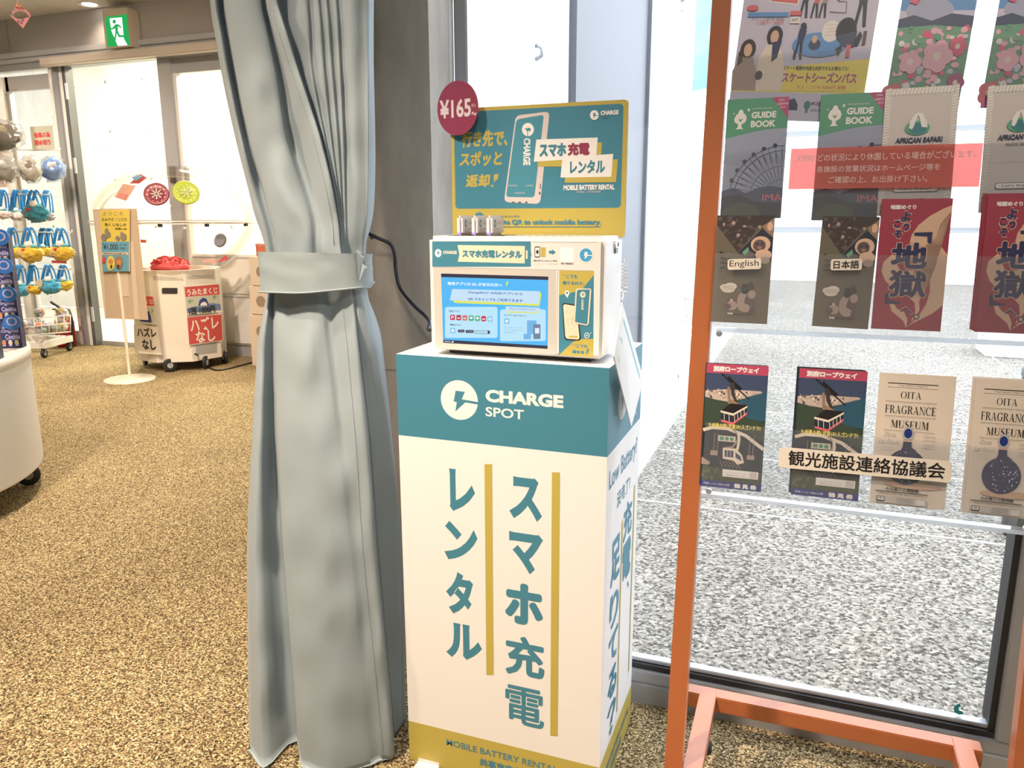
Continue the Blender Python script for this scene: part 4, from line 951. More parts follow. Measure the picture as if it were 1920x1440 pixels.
def serif(g, word, x0, y0, x1, y1, m):
    """roman capitals with thick stems, hairlines and serifs"""
    A_ = lambda cx, cy, rx, ry, a0, a1, th, n=18: [(cx + rx * math.cos(math.radians(a0 + (a1 - a0) * i / n)), cy + ry * math.sin(math.radians(a0 + (a1 - a0) * i / n))) for i in range(n + 1)] + [(cx + (rx - th) * math.cos(math.radians(a1 + (a0 - a1) * i / n)), cy + (ry - .045) * math.sin(math.radians(a1 + (a0 - a1) * i / n))) for i in range(n + 1)]
    st = lambda x, w=.17: [(x - w / 2, 0), (x + w / 2, 0), (x + w / 2, 1), (x - w / 2, 1)]
    sf = lambda x, y, w=.32: [(x - w / 2, y), (x + w / 2, y), (x + w / 2, y + .045), (x - w / 2, y + .045)]
    hb = lambda a, b, y: [(a, y), (b, y), (b, y + .05), (a, y + .05)]
    L = {'I': (.36, [st(.18), sf(.18, 0), sf(.18, .955)]), 'T': (.8, [st(.4), sf(.4, 0), hb(.02, .78, .95), [(.02, .95), (.06, .95), (.04, .72)], [(.74, .95), (.78, .95), (.76, .72)]]),
         'A': (.9, [[(.10, .03), (.15, .03), (.45, 1), (.40, 1)], [(.62, 0), (.80, 0), (.47, 1), (.37, 1)], hb(.22, .62, .30), sf(.12, 0, .24), sf(.71, 0, .34)]),
         'F': (.7, [st(.18), sf(.18, 0), hb(.02, .64, .95), hb(.2, .5, .48), [(.60, .95), (.64, .95), (.63, .70)], [(.48, .40), (.52, .40), (.52, .62), (.48, .62)]]),
         'E': (.74, [st(.18), hb(.02, .66, .95), hb(.02, .68, 0), hb(.2, .5, .48), [(.62, .95), (.66, .95), (.65, .70)], [(.64, 0), (.69, 0), (.69, .28)], [(.48, .40), (.52, .40), (.52, .62), (.48, .62)]]),
         'R': (.88, [st(.18), sf(.18, 0), hb(.02, .4, .95), hb(.2, .4, .47), A_(.36, .735, .34, .265, -90, 90, .16), [(.40, .48), (.54, .48), (.84, 0), (.66, 0)], sf(.77, 0, .2)]),
         'O': (.98, [A_(.48, .5, .46, .52, 0, 360, .16, 36)]), 'C': (.9, [A_(.48, .5, .46, .52, 42, 318, .16, 28), [(.80, .72), (.84, .72), (.84, 1), (.81, 1)]]),
         'G': (.96, [A_(.48, .5, .46, .52, 42, 310, .16, 28), [(.68, .1), (.84, .06), (.84, .42), (.68, .42)], hb(.58, .92, .42), [(.80, .72), (.84, .72), (.84, 1), (.81, 1)]]),
         'N': (.96, [[(.14, 0), (.19, 0), (.19, 1), (.14, 1)], [(.80, 0), (.85, 0), (.85, 1), (.80, 1)], [(.08, 1), (.26, 1), (.85, .0), (.76, 0)], sf(.16, 0, .26), sf(.82, .955, .26)]),
         'M': (1.1, [[(.14, 0), (.18, 0), (.20, 1), (.15, 1)], [(.14, 1), (.33, 1), (.60, .05), (.50, .05)], [(.50, .05), (.56, .05), (.88, 1), (.84, 1)], st(.90), sf(.16, 0, .26), sf(.90, 0), sf(.92, .955, .28), sf(.14, .955, .2)]),
         'U': (.92, [[(.10, .3), (.27, .3), (.27, 1), (.10, 1)], [(.74, .3), (.79, .3), (.79, 1), (.74, 1)], A_(.445, .32, .345, .34, 180, 360, .11), sf(.18, .955), sf(.77, .955, .24)]),
         'S': (.66, [A_(.32, .74, .27, .28, 30, 260, .13), A_(.32, .27, .29, .29, 205, 440, .13), [(.12, .62), (.22, .72), (.54, .42), (.46, .30)]])}
    tw = sum(L[c][0] for c in word) + .06 * (len(word) - 1); x = 0
    for c in word:
        w_, ps = L[c]
        for p in ps: g.poly([(x0 + (x1 - x0) * (x + a) / tw, y1 + (y0 - y1) * b) for a, b in p], m)
        x += w_ + .06
def d_frag(g):
    g.rect(0, 0, 1, 1, I['crm']); seg(g, .12, .075, .78, .075, .0016, I['ink']); seg(g, .12, .105, .78, .105, .0006, I['ink']); g.text('A large collection of fragrances', .25, .083, .64, .098, I['brd'], skew=.2)
    serif(g, 'OITA', .30, .135, .575, .185, I['ink']); serif(g, 'FRAGRANCE', .11, .240, .78, .300, I['ink']); serif(g, 'MUSEUM', .20, .352, .70, .408, I['ink'])
    for y in (.21, .32, .43): seg(g, .11, y, .78, y, .0005, I['ink'])
    g.text('Dans', .12, .445, .27, .475, I['foot'], skew=.4); g.text('La Nuit', .05, .495, .32, .53, I['foot'], skew=.4); g.text('1924 parfum', .1, .548, .26, .56, I['foot']); g.text('Lalique', .1, .57, .26, .582, I['foot'])
    for k, y in enumerate((.45, .475, .51, .535)): g.text('collection', .64, y, .8, y + .014, I['foot'])
    g.ell(.56, .835, .38, .028, I['sand'], 24); g.ell(.44, .445, .075, .05, I['foot'], 24); g.ell(.44, .445, .055, .037, I['blue'], 24); g.rect(.38, .497, .50, .507, I['sand']); g.poly([(.385, .507), (.495, .507), (.5, .55), (.58, .575), (.36, .575), (.38, .55)], I['indigo'])
    g.ell(.45, .70, .26, .135, I['indigo'], 40)
    rnd = random.Random(5)
    for _ in range(40):
        a, r = rnd.uniform(0, 6.28), math.sqrt(rnd.random()) * .9; q = rnd.uniform(.004, .014); g.ell(.45 + .25 * r * math.cos(a), .70 + .128 * r * math.sin(a), q, q * .55, I['lil'], 8)
    g.text('大分香りの博物館', .20, .862, .64, .885, I['ink'], .0002); seg(g, .07, .897, .76, .897, .0016, I['ink']); g.text('学校法人 別府大学  Beppu University', .12, .908, .72, .921, I['brn'])
    g.rect(.07, .932, .76, .985, I['greyp']); g.rrect(.09, .937, .20, .978, .015, I['ink'], .008); g.rrect(.10, .941, .19, .967, .01, I['wht'], .006)
    for k in range(3): g.line([(.115 + .012 * k, .953 + .003 * k), (.145, .945 + .005 * k), (.175 - .012 * k, .953 + .003 * k)], .0007, I['ink'])
    g.rect(.24, .945, .30, .975, I['greyp'])
    for k in range(4): seg(g, .36, .942 + .011 * k, .58, .942 + .011 * k, .0007, I['brn'])
    g.rect(.62, .94, .73, .98, I['wht'])
def d_skate(g):
    g.rect(0, 0, 1, 1, I['lil']); g.rect(0, 0, 1, .30, I['sky2']); g.poly([(.1, .12), (.3, .05), (.45, .09), (.38, .16), (.15, .2)], I['lil'])
    g.poly([(0, .22), (.15, .18), (.33, .24), (.5, .17), (.68, .16), (.75, .12), (.9, .12), (1, .14), (1, .36), (0, .40)], I['navy'])
    g.poly([(.25, .34), (.45, .27), (.62, .24), (.70, .27), (.95, .25), (1, .27), (1, .36), (.3, .38)], I['brn']); g.poly([(.30, .36), (.5, .30), (.68, .31), (.68, .36)], I['fur'])
    for x in (.4, .46, .5, .55, .62, .68): seg(g, x, .22, x + .002, .31, .0008, I['wht'])
    seg(g, .62, .08, .61, .30, .0014, I['wht']); seg(g, .44, .24, .55, .215, .0008, I['wht']); seg(g, .55, .215, .72, .26, .0008, I['wht'])
    g.poly([(.74, .20), (.88, .175), (.88, .245), (.75, .26)], I['wht']); g.poly([(.62, .30), (.98, .27), (.98, .335), (.62, .35)], I['sky2']); g.poly([(.52, .35), (.52, .32), (.57, .29), (.62, .32), (.62, .35)], I['wht']); g.rect(.535, .33, .60, .35, I['steel'])
    g.ell(.02, .30, .045, .05, I['crm'], 20); g.ell(.04, .2, .08, .075, I['bluep'], 20); g.ell(.97, .12, .07, .045, I['crm'], 20)
    g.poly([(.04, .355), (.25, .325), (.26, .435), (.05, .455)], I['wht']); g.poly([(.05, .362), (.243, .334), (.252, .43), (.06, .447)], I['lil']); g.poly([(.25, .37), (.44, .385), (.42, .485), (.20, .47)], I['wht']); g.poly([(.26, .378), (.43, .392), (.41, .477), (.21, .463)], I['redl'])
    g.ell(.33, .40, .055, .022, I['sand'], 14); g.ell(.34, .43, .05, .022, I['brd'], 12)
    def man(x, y, h_, c='navy', lean=0.):
        g.ell(x + lean * h_, y, h_ * .16, h_ * .1, I['dark'], 10); g.poly([(x - .18 * h_ + lean * h_, y + .08 * h_), (x + .18 * h_ + lean * h_, y + .08 * h_), (x + .15 * h_, y + .5 * h_), (x - .15 * h_, y + .5 * h_)], I[c])
        g.poly([(x - .15 * h_, y + .48 * h_), (x - .02 * h_, y + .48 * h_), (x - .12 * h_, y + h_), (x - .24 * h_, y + h_)], I['dark']); g.poly([(x, y + .48 * h_), (x + .15 * h_, y + .48 * h_), (x + .22 * h_, y + h_), (x + .1 * h_, y + h_)], I['dark'])
    for x, y, h_, c in ((.13, .37, .06, 'fur'), (.16, .37, .06, 'steel'), (.43, .36, .05, 'dark'), (.48, .37, .05, 'navy'), (.50, .355, .045, 'steel'), (.56, .36, .045, 'navy'), (.60, .36, .045, 'wht'), (.66, .365, .05, 'dark'), (.72, .355, .09, 'wht'), (.75, .355, .09, 'navy'), (.94, .33, .05, 'steel'), (.98, .34, .06, 'navy')): man(x, y, h_, c)
    man(.47, .40, .14, 'navy', .2); man(.55, .42, .12, 'redl', .2); man(.61, .42, .12, 'fur', .2); man(.89, .39, .19, 'navy'); man(.47, .575, .14, 'navy', .1)
    g.line([(.66, .44), (.72, .47), (.77, .47), (.78, .52), (.66, .515)], .0012, I['steel'])
    g.ell(.62, .66, .20, .055, I['bluep'], 26); man(.475, .585, .14, 'navy', .1); g.ell(.585, .66, .045, .025, I['steel'], 14); g.ell(.58, .635, .02, .018, I['sand'], 10)
    g.ell(.69, .60, .065, .048, I['wht'], 20)
    for k in range(4): seg(g, .65, .575 + .015 * k, .74, .57 + .015 * k, .0005, I['redl'])
    g.ell(.80, .60, .075, .06, I['dark'], 16); g.ell(.80, .575, .05, .035, I['ink'], 14); g.poly([(.74, .62), (.88, .60), (.87, .67), (.78, .67)], I['steel']); g.rect(.82, .66, .85, .715, I['redl']); g.poly([(.74, .68), (.78, .66), (.79, .68), (.77, .71)], I['dark'])
    g.poly([(.87, .635), (.90, .60), (.92, .62), (.90, .665), (.86, .665)], I['dark']); g.rect(.925, .60, .95, .66, I['brn'])
    g.rect(.05, .515, .36, .535, I['bluep']); g.rect(.37, .51, .45, .53, I['redl']); g.rect(.38, .535, .45, .565, I['wht']); g.text('800円', .39, .542, .435, .558, I['ink']); g.text('1,100円~ 1,600円', .13, .55, .33, .57, I['redl']); g.text('スケート料金 滑走', .08, .54, .33, .549, I['brd'])
    g.ell(.08, .495, .045, .014, I['redl'], 14)
    g.poly([(0, .80), (.36, .76), (1, .72), (1, .875), (0, .875)], I['yel'])
    for x, y, c, hc in ((.09, .66, 'fur', 'brd'), (.28, .60, 'crm', 'dark')):
        g.ell(x, y + .02, .06, .045, I[hc], 16); g.ell(x, y + .025, .032, .03, I['sand'], 12); g.poly([(x - .05, y + .06), (x + .05, y + .06), (x + .13, y + .2), (x + .1, .87), (x - .09, .87), (x - .1, y + .12)], I[c])
    g.poly([(.02, .70), (.05, .66), (.06, .74), (.02, .76)], I['brd']); g.poly([(.27, .65), (.34, .64), (.32, .72), (.28, .74)], I['navy']); g.ell(.2, .80, .03, .022, I['dark'], 10)
    g.text('スケート期間中何度も利用できるお得なパス!', .38, .755, .86, .775, I['brd'], .0002); g.text('スケートシーズンパス', .38, .782, .93, .83, I['mag'], .0007); g.text('大人・こども 9,000円  期間', .50, .84, .86, .858, I['redl'], .0001); seg(g, .4, .868, .9, .866, .0005, I['fur'])
    g.rect(0, .875, 1, 1, I['lil']); g.poly([(.45, .91), (.50, .90), (.53, .93), (.53, .955), (.44, .955)], I['navy']); g.ell(.60, .93, .025, .02, I['teald'], 14); g.rect(.59, .94, .61, .965, I['teald']); g.text('KIJIMA', .63, .915, .80, .935, I['dark'], .0003); g.text('城島高原パーク', .63, .945, .80, .96, I['dark'])
def d_flower(g):
    g.rect(0, 0, 1, 1, I['lil']); g.rect(0, 0, 1, .30, I['bluep']); g.ell(.4, .3, .32, .09, I['sky'], 26)
    g.poly([(0, .36), (.2, .33), (.45, .37), (.7, .32), (1, .34), (1, .5), (0, .5)], I['steel']); g.poly([(0, .42), (.5, .40), (1, .42), (1, 1), (0, 1)], I['leaf'])
    d_pattern(g, 90, .02, .40, .98, .93, .055, ['pinkl', 'lil', 'leaf', 'pinkl', 'wht', 'tealg', 'petal'], 11)
    for x, y, r, c in ((.18, .22, .07, 'petal'), (.72, .18, .07, 'petal'), (.85, .55, .12, 'petal'), (.40, .90, .10, 'petal'), (.9, .80, .12, 'mag'), (.08, .90, .16, 'redl'), (.6, .62, .2, 'pinkl'), (.25, .66, .15, 'pinkl')):
        for k in range(5): g.ell(x + r * .55 * math.cos(k * 1.2566), y + r * .3 * math.sin(k * 1.2566), r * .5, r * .28, I[c], 14)
        g.ell(x, y, r * .28, r * .16, I['crm'], 12)
    d_pattern(g, 24, .5, .82, .98, .92, .03, ['crm', 'yel', 'leaf'], 2); g.rect(0, .93, 1, 1, I['petal']); g.rect(.1, .0, .6, .035, I['petal'])

leaflet('event_poster', 'tall skating poster with a yellow band standing behind the two guide books', 'poster', None, (1378, -190), (1634, -205), (1363, 222), .003, d_skate)
leaflet('flower_leaflet', 'pink flower garden leaflet behind the full grey safari leaflet', 'leaflet', 'flower leaflets in the top pockets', (1677, -60), (1818, -64), (1657, 206), .004, d_flower)
leaflet('flower_leaflet', 'pink flower garden leaflet behind the grey safari leaflet cut by the frame', 'leaflet', 'flower leaflets in the top pockets', (1857, -64), (1998, -68), (1838, 202), .004, d_flower)
leaflet('guide_book', 'green-topped park guide book right beside the orange post', 'booklet', 'guide books', (1366, 187), (1482, 181), (1350, 409), .019, d_guide)
leaflet('guide_book', 'green-topped park guide book partly covered by the red notice', 'booklet', 'guide books', (1534, 178), (1659, 172), (1521, 413), .019, d_guide)
leaflet('safari_leaflet', 'grey safari guide leaflet with striped border behind the right end of the red notice', 'leaflet', 'safari leaflets', (1661, 168), (1800, 159), (1644, 405), .0233, d_safari, base=I['stripe'])
leaflet('safari_leaflet', 'grey safari guide leaflet with striped border cut off by the frame edge', 'leaflet', 'safari leaflets', (1857, 162), (1996, 153), (1834, 399), .0233, d_safari, base=I['stripe'])
leaflet('monkey_leaflet', 'brown monkey park leaflet in the pocket marked English', 'leaflet', 'monkey park leaflets', (1347, 404), (1455, 404), (1332, 603), .036, d_monkey, base=I['olive'])
leaflet('monkey_leaflet', 'brown monkey park leaflet in the pocket marked in Japanese', 'leaflet', 'monkey park leaflets', (1536, 405), (1643, 407), (1522, 611), .036, d_monkey, base=I['olive'])
leaflet('hot_spring_leaflet', 'crimson hot spring tour leaflet fully in view beside the monkey leaflet', 'leaflet', 'crimson hot spring leaflets', (1653, 373), (1786, 372), (1633, 616), .037, d_hell, base=I['red'])
leaflet('hot_spring_leaflet', 'crimson hot spring tour leaflet cut off by the frame edge', 'leaflet', 'crimson hot spring leaflets', (1850, 366), (1985, 365), (1827, 622), .037, d_hell, base=I['red'], edges=3)
leaflet('ropeway_leaflet', 'ropeway leaflet with a red gondola right beside the orange post', 'leaflet', 'ropeway leaflets in the bottom pocket', (1326, 681), (1442, 687), (1313, 910), .020, d_rope, base=I['dark'], edges=1)
leaflet('ropeway_leaflet', 'ropeway leaflet with a red gondola behind the left end of the name plate', 'leaflet', 'ropeway leaflets in the bottom pocket', (1500, 690), (1628, 697), (1483, 926), .020, d_rope, base=I['dark'], edges=2)
leaflet('museum_leaflet', 'cream fragrance museum leaflet whose bottle is covered by the name plate', 'leaflet', 'cream museum leaflets', (1648, 698), (1792, 706), (1630, 942), .020, d_frag, base=I['crm'])
leaflet('museum_leaflet', 'cream fragrance museum leaflet showing its whole blue bottle', 'leaflet', 'cream museum leaflets', (1830, 709), (1974, 717), (1807, 961), .020, d_frag, base=I['crm'], edges=2)

# stickers and notice on the pocket fronts
def plate(name, TL, TR, BL, off, base, draw, label, th=.0012, corner=.004):
    a, b, c = (pan(*p, off) for p in (TL, TR, BL)); u = (b - a).normalized(); v = a - c; v = (v - u * v.dot(u)).normalized(); w_, h_ = (b - a).length, (a - c).dot(v)
    g = G(MB(), c, u, v, k0=2e-5, step=8e-5); g.rrect(0, 0, w_, h_, corner, base)
    g.mb.prism([c + u * corner, c + u * (w_ - corner), c + u * (w_ - corner) + v * h_, c + u * corner + v * h_], u.cross(v) * -th, base) if th else None
    g.norm(w_, h_); draw(g); return g.mb.build(name, rk, label)
tape = mat('label_tape', (.78, .71, .61), .4)
plate('name_plate', (1365, 486), (1428, 484), (1364, 506), .0492, tape, lambda g: g.text('English', .06, .14, .93, .88, I['ink']), 'cream label reading English')
plate('name_plate', (1558, 486), (1617, 485), (1557, 507), .0492, tape, lambda g: g.text('日本語', .09, .13, .91, .87, I['ink'], .0003), 'cream label with Japanese writing')
plate('name_plate', (1463, 838), (1788, 865), (1459, 876), .0332, tape, lambda g: g.text('観光施設連絡協議会', .06, .12, .965, .86, I['ink'], .0005), 'long cream name plate with black Japanese writing', corner=.007)
redf = clear('red_film', (.80, .22, .20), .05, diffuse=.5, dcol=(.82, .25, .22)); pinkt = mat('pink_writing', (.72, .50, .50), .5)
def d_notice(g):
    g.text('天候などの状況により休園している場合がございます。', .03, .15, .97, .33, pinkt, .0001); g.text('各施設の営業状況はホームページ等を', .15, .44, .80, .60, pinkt, .0001); g.text('ご確認の上、お出掛け下さい。', .22, .70, .74, .87, pinkt, .0001)
plate('notice', (1482, 279), (1842, 268), (1478, 355), .0305, redf, d_notice, 'translucent red notice with pale pink writing', th=0, corner=.001)

# ------------------------------------------------------------------ far left: white drum counter with boxed snacks
dc = thing('drum_counter', 'white round display counter on castors at the left edge', 'counter', (-3.88, 1.87, 0))
wl = mat('white_laminate', (.84, .83, .81), .4)
MB().lathe((-3.88, 1.87, 0), [(.855, .115), (.868, .118), (.87, .13), (.87, .60)], wl, 96).build('drum', dc)
MB().lathe((-3.88, 1.87, 0), [(.872, .60), (.876, .603), (.876, .642), (.868, .648)], mat('white_rim', (.74, .70, .65), .45), 96).build('top', dc)
def caster(parent, c, r, axis, top, hub=None):
    c = V(c); t = MB().lathe(c, [(r * .45, -.011), (r * .9, -.012), (r, -.008), (r, .008), (r * .9, .012), (r * .45, .011)], black, 24, axis)
    w = t.build('caster', parent)
    MB().lathe(c, [(r * .42, -.0115), (r * .42, .0125)], hub or lgrey, 16, axis).build('hub', w)
    a = V(axis).normalized(); f_ = MB()
    for s_ in (-1, 1): f_.bar(c + a * .016 * s_, V((c.x, c.y, top)) + a * .016 * s_ + V((.0, 0, 0)), .022, .003, dgrey if hub is None else hub, a.cross(V((0, 0, 1))))
    f_.box((c.x - .02, c.y - .02, top - .004), (c.x + .02, c.y + .02, top), dgrey); f_.build('fork', w)
k_ = atz(50, 912)
caster(dc, (k_.x - .005, k_.y + .02, .05), .05, (.80, -.60, 0), .118, mat('hub_grey', (.32, .29, .26), .45))
caster(dc, (-4.2, 1.15, .05), .05, (.8, .5, 0), .118, mat('hub_grey', (0, 0, 0)))
nav, navl, bl2 = mat('navy_carton', (.018, .024, .105), .45), mat('lilac_print', (.36, .34, .56), .5), mat('blue_sleeve', (.02, .13, .42), .4)
pk, cr2, ye2 = mat('snack_orange', (.55, .22, .10), .5), mat('snack_cream', (.62, .55, .42), .5), mat('snack_yellow', (.55, .52, .22), .5)
def carton(x0, x1, y, Yd, z, label, seed):
    rnd = random.Random(seed); a = at(x0, y, Yd); h_ = .124
    ang = .62; u = V((math.cos(ang), math.sin(ang), 0)); n = V((u.y, -u.x, 0))
    k_ = ray(x1, y); w_ = (a.x * k_.y - a.y * k_.x) / (u.y * k_.x - u.x * k_.y)
    a.z = z
    t = thing('snack_box', label, 'box', a + u * w_ / 2, 'navy snack boxes on the drum counter')
    m_ = MB(); m_.prism([a, a + u * w_, a + u * w_ + V((0, 0, h_)), a + V((0, 0, h_))], -n * .055, nav); m_.build('carton', t)
    g = G(MB(), a, u, (0, 0, 1), step=2e-4).norm(w_, h_)
    g.text('Original', .06, .32, .86, .47, navl, .0008, skew=.2); g.text('Cookie', .24, .50, .94, .68, navl, .0014); g.rect(.1, .705, .9, .72, navl)
    for _ in range(26): x_, y_ = rnd.uniform(.04, .92), rnd.uniform(.02, .3); g.ell(x_, y_, rnd.uniform(.01, .03), rnd.uniform(.006, .02), rnd.choice((bl2, navl, bl2, pk)), 8)
    g.ell(.24, .17, .07, .10, bl2, 14); g.rect(.16, .24, .32, .28, navl); g.ell(.66, .16, .07, .09, bl2, 14); g.rect(.58, .22, .74, .27, navl)
    for k, c_ in enumerate((pk, cr2, ye2)): g.ell(.18 + .3 * k, .80, .10, .10, c_, 12); g.rect(.10 + .3 * k, .88, .26 + .3 * k, .93, navl)
    g.mb.build('carton_print', t)
    m_ = MB(); c_ = a + u * w_ * .72 + V((0, 0, h_ - .006)) + n * .0165
    m_.lathe(c_, [(.035, -.004), (.035, .004)], bl2, 24, n, False); m_.build('round_tab', t)
    g = G(MB(), c_ + n * .0045, u, (0, 0, 1), step=2e-4); g.ell(0, .004, .022, .02, navl, 16); g.ell(.0, .004, .015, .014, bl2, 14); g.mb.build('tab_print', t)
lvl = ('lowest', 'second from the bottom', 'second from the top', 'topmost')
for i in range(4):
    for c_, (x0, x1, Yd) in enumerate(((-36, -2, 2.20), (5, 45, 2.44))):
        carton(x0 - 8.2 * i, x1 - 8.6 * i, 668 - 62 * i, Yd, .6495 + .1245 * i, 'navy snack box %s in the %s stack on the drum counter' % (lvl[i], ('front', 'rear')[c_]), 2 * i + c_)

# ------------------------------------------------------------------ wheeled plush rack
RKY = 5.02
wr = mat('white_wire', (.78, .77, .75), .4)
pr = thing('merchandise_rack', 'white wheeled wire rack hung with plush bags beside the left glass door', 'rack', (-6.5, 5.1, 0))
fl = atz(84, 671); fr_ = atz(131, 658)
zb = .115
bl_ = V((fl.x, fl.y, zb)); br_ = V((fr_.x, fr_.y, zb)); dv = (bl_ - br_); ln = V((-dv.y, dv.x, 0)).normalized(); ln = ln if ln.x < 0 else -ln
MB().bar(bl_ + dv.normalized() * .02, br_ - dv.normalized() * .03, .05, .055, wr, ln).bar(bl_, bl_ + ln * .75, .05, .055, wr).bar(br_, br_ + ln * .75, .05, .055, wr).build('base_frame', pr)
for p in (bl_, br_, bl_ + ln * .7, br_ + ln * .7): caster(pr, (p.x, p.y, .04), .04, (.9, .3, 0), zb - .03)
up_ = at(62, 640, 5.3); ub = V((up_.x, 5.3, zb - .02))
MB().bar(ub, ub + V((0, 0, 2.35)), .04, .04, wr).build('upright', pr)
pgm = mat('pegboard', (.55, .45, .38), .6)
MB().box((-8.4, 5.33, 1.5), (at(12, 350, 5.33).x, 5.35, 2.5), pgm).build('pegboard', pr)
def hook(x0, x1, y, Yd):
    a, b_ = at(x0, y, Yd), at(x1, y + 2, Yd); MB().tube([a, b_, b_ + V((.01, 0, .02))], .005, wr, 6).build('hook', pr)
for h_ in ((-20, 92, 363, 5.00), (-20, 134, 434, 5.02), (15, 134, 503, 5.0), (-30, 112, 280, 5.36)): hook(*h_)
# wire basket
bk = MB(); q_ = [at(62, 628, 4.98), at(135, 622, 5.14)]
for y_ in (597, 612, 628):
    bk.tube([at(40, y_ + 2, 5.1), at(64, y_, 4.87), at(133, y_ - 6, 4.92)], .005, wr, 6)
for x_ in (64, 78, 92, 106, 120, 132): bk.tube([at(x_, 597 - (x_ - 64) * .09, 4.87 + (x_ - 64) * .0007), at(x_, 628 - (x_ - 64) * .09, 4.87 + (x_ - 64) * .0007)], .004, wr, 6)
bk.tube([at(112, 576, 5.12), at(134, 580, 5.1)], .005, wr, 6); bk.build('basket', pr)
plush = {}
def pcol(k):
    c = dict(yellow=(.72, .47, .04), sky=(.06, .38, .62), teal=(.03, .24, .33), white=(.74, .66, .66), lilac=(.56, .50, .56), olive=(.35, .30, .06))[k]
    return mat('plush_' + k, c, .95, bump=(120, .6, .01), sheen=.4)
strap = mat('blue_strap', (.02, .20, .50), .7); facew = mat('plush_face', (.76, .70, .66), .9); reds = mat('red_bow', (.62, .04, .05), .7); tealp = mat('teal_lining', (.08, .34, .42), .8); tagm = mat('beige_tag', (.62, .52, .40), .6)
def pouch(x, y, w, col, ytop, Yd, label, bow=True, head=True, tagged=False):
    c = at(x, y, Yd); s_ = (at(x + w / 2, y, Yd) - at(x - w / 2, y, Yd)).x / 2; top = at(x, ytop - 2, Yd)
    t = thing('plush_bag', label, 'bag', c, 'plush shoulder bags hung on the rack')
    MB().blob(c, (s_, s_ * .7, s_ * .66), pcol(col), .34, 4.5, x, 30, 20).build('pouch', t)
    for dx in (-.45, .05):
        pts = [c + V((s_ * (dx - .25), -.02, s_ * .45)), V((top.x + s_ * (dx - .1), Yd - .022, top.z - .03)), V((top.x + s_ * dx, Yd, top.z + .019)), V((top.x + s_ * (dx + .12), Yd + .022, top.z - .03)), c + V((s_ * (dx + .65), .02, s_ * .45))]
        MB().tube(smooth(pts, 5), .012, strap, 7, flat=.5).build('strap', t)
    MB().blob(c + V((0, -.01, s_ * .52)), (s_ * .75, s_ * .45, s_ * .22), tealp, .1, 3, x, 14, 8).build('lining', t)
    if head: MB().blob(c + V((s_ * .2, -s_ * .3, s_ * .66)), (s_ * .34, s_ * .25, s_ * .28), facew, .1, 3, x + 1, 14, 10).build('head', t)
    if bow: MB().blob(c + V((s_ * .05, -s_ * .66, s_ * .28)), (s_ * .16, s_ * .1, s_ * .12), reds, .3, 3, x + 2, 10, 8).build('bow', t)
    if tagged: MB().lathe(c + V((-s_ * .35, -s_ * .75, s_ * .35)), [(s_ * .38, -.002), (s_ * .38, .002)], tagm, 20, 'y', False).build('tag', t)
for a in ((7, 401, 20, 'white', 363, 4.9, 'white plush bag at the left end of the top row', False), (33, 404, 22, 'white', 363, 5.0, 'white plush bag second along the top row', False), (50, 402, 18, 'olive', 363, 5.22, 'olive plush bag half hidden in the middle of the top row', False),
          (68, 400, 36, 'teal', 364, 5.0, 'teal plush bag with a red bow in the top row'), (90, 405, 20, 'lilac', 364, 5.22, 'pale lilac plush bag at the right end of the top row', False),
          (25, 472, 25, 'yellow', 434, 5.02, 'yellow plush bag at the left end of the middle row'), (58, 475, 35, 'yellow', 434, 4.92, 'large yellow plush bag second along the middle row'), (83, 470, 20, 'yellow', 435, 5.17, 'yellow plush bag tucked behind in the middle row', False), (95, 474, 18, 'lilac', 435, 5.3, 'grey lilac plush bag in the middle row', False), (117, 473, 34, 'yellow', 435, 4.98, 'yellow plush bag at the right end of the middle row'),
          (40, 543, 26, 'sky', 504, 5.0, 'sky blue plush bag at the left end of the bottom row', False), (64, 542, 22, 'yellow', 504, 4.96, 'yellow plush bag second along the bottom row'), (94, 537, 30, 'sky', 504, 4.93, 'blue plush bag with a round beige tag in the bottom row', False, True, True), (121, 534, 24, 'yellow', 504, 5.1, 'small yellow plush bag at the right end of the bottom row', False)):
    pouch(*a)
# wrapped soft toys above
foil = [clear('wrap_film', (.95, .95, .96), .14, .12, False, .07, (.8, .8, .82))]
def wrapped(x, y, w, h, Yd, col, label):
    c = at(x, y, Yd); s_ = (at(x + w / 2, y, Yd) - at(x - w / 2, y, Yd)).x / 2; sz = (at(x, y - h / 2, Yd) - at(x, y + h / 2, Yd)).z / 2
    t = thing('wrapped_toy', label, 'soft toy', c, 'soft toys wrapped in clear film')
    MB().blob(c, (s_ * .85, s_ * .7, sz * .85), col[0], .35, 2.2, x, 22, 16).blob(c + V((-s_ * .3, -s_ * .3, -sz * .35)), (s_ * .4, s_ * .4, sz * .4), col[1], .2, 3, x + 3, 16, 10).blob(c + V((s_ * .35, -s_ * .3, sz * .3)), (s_ * .3, s_ * .4, sz * .35), col[2], .2, 3, x + 4, 16, 10).build('toy', t)
    MB().blob(c, (s_, s_ * .85, sz), foil[0], .28, 5, x + 9, 30, 20).build('wrapping', t)
cl = lambda n, *c: mat('toy_' + n, c, .9)
wrapped(8, 255, 54, 58, 5.0, (cl('umber', .10, .075, .05), cl('black', .02, .02, .02), cl('olive', .25, .22, .10)), 'large dark brown wrapped soft toy at the top of the rack')
wrapped(6, 318, 42, 52, 4.75, (cl('grey', .28, .27, .25), cl('khaki', .20, .17, .12), cl('pale', .55, .55, .52)), 'grey wrapped soft toy below the dark brown one')
wrapped(57, 318, 31, 52, 4.95, (cl('silver', .50, .48, .42), cl('white', .72, .72, .70), cl('khaki', 0, 0, 0)), 'silvery wrapped soft toy beside the blue one')
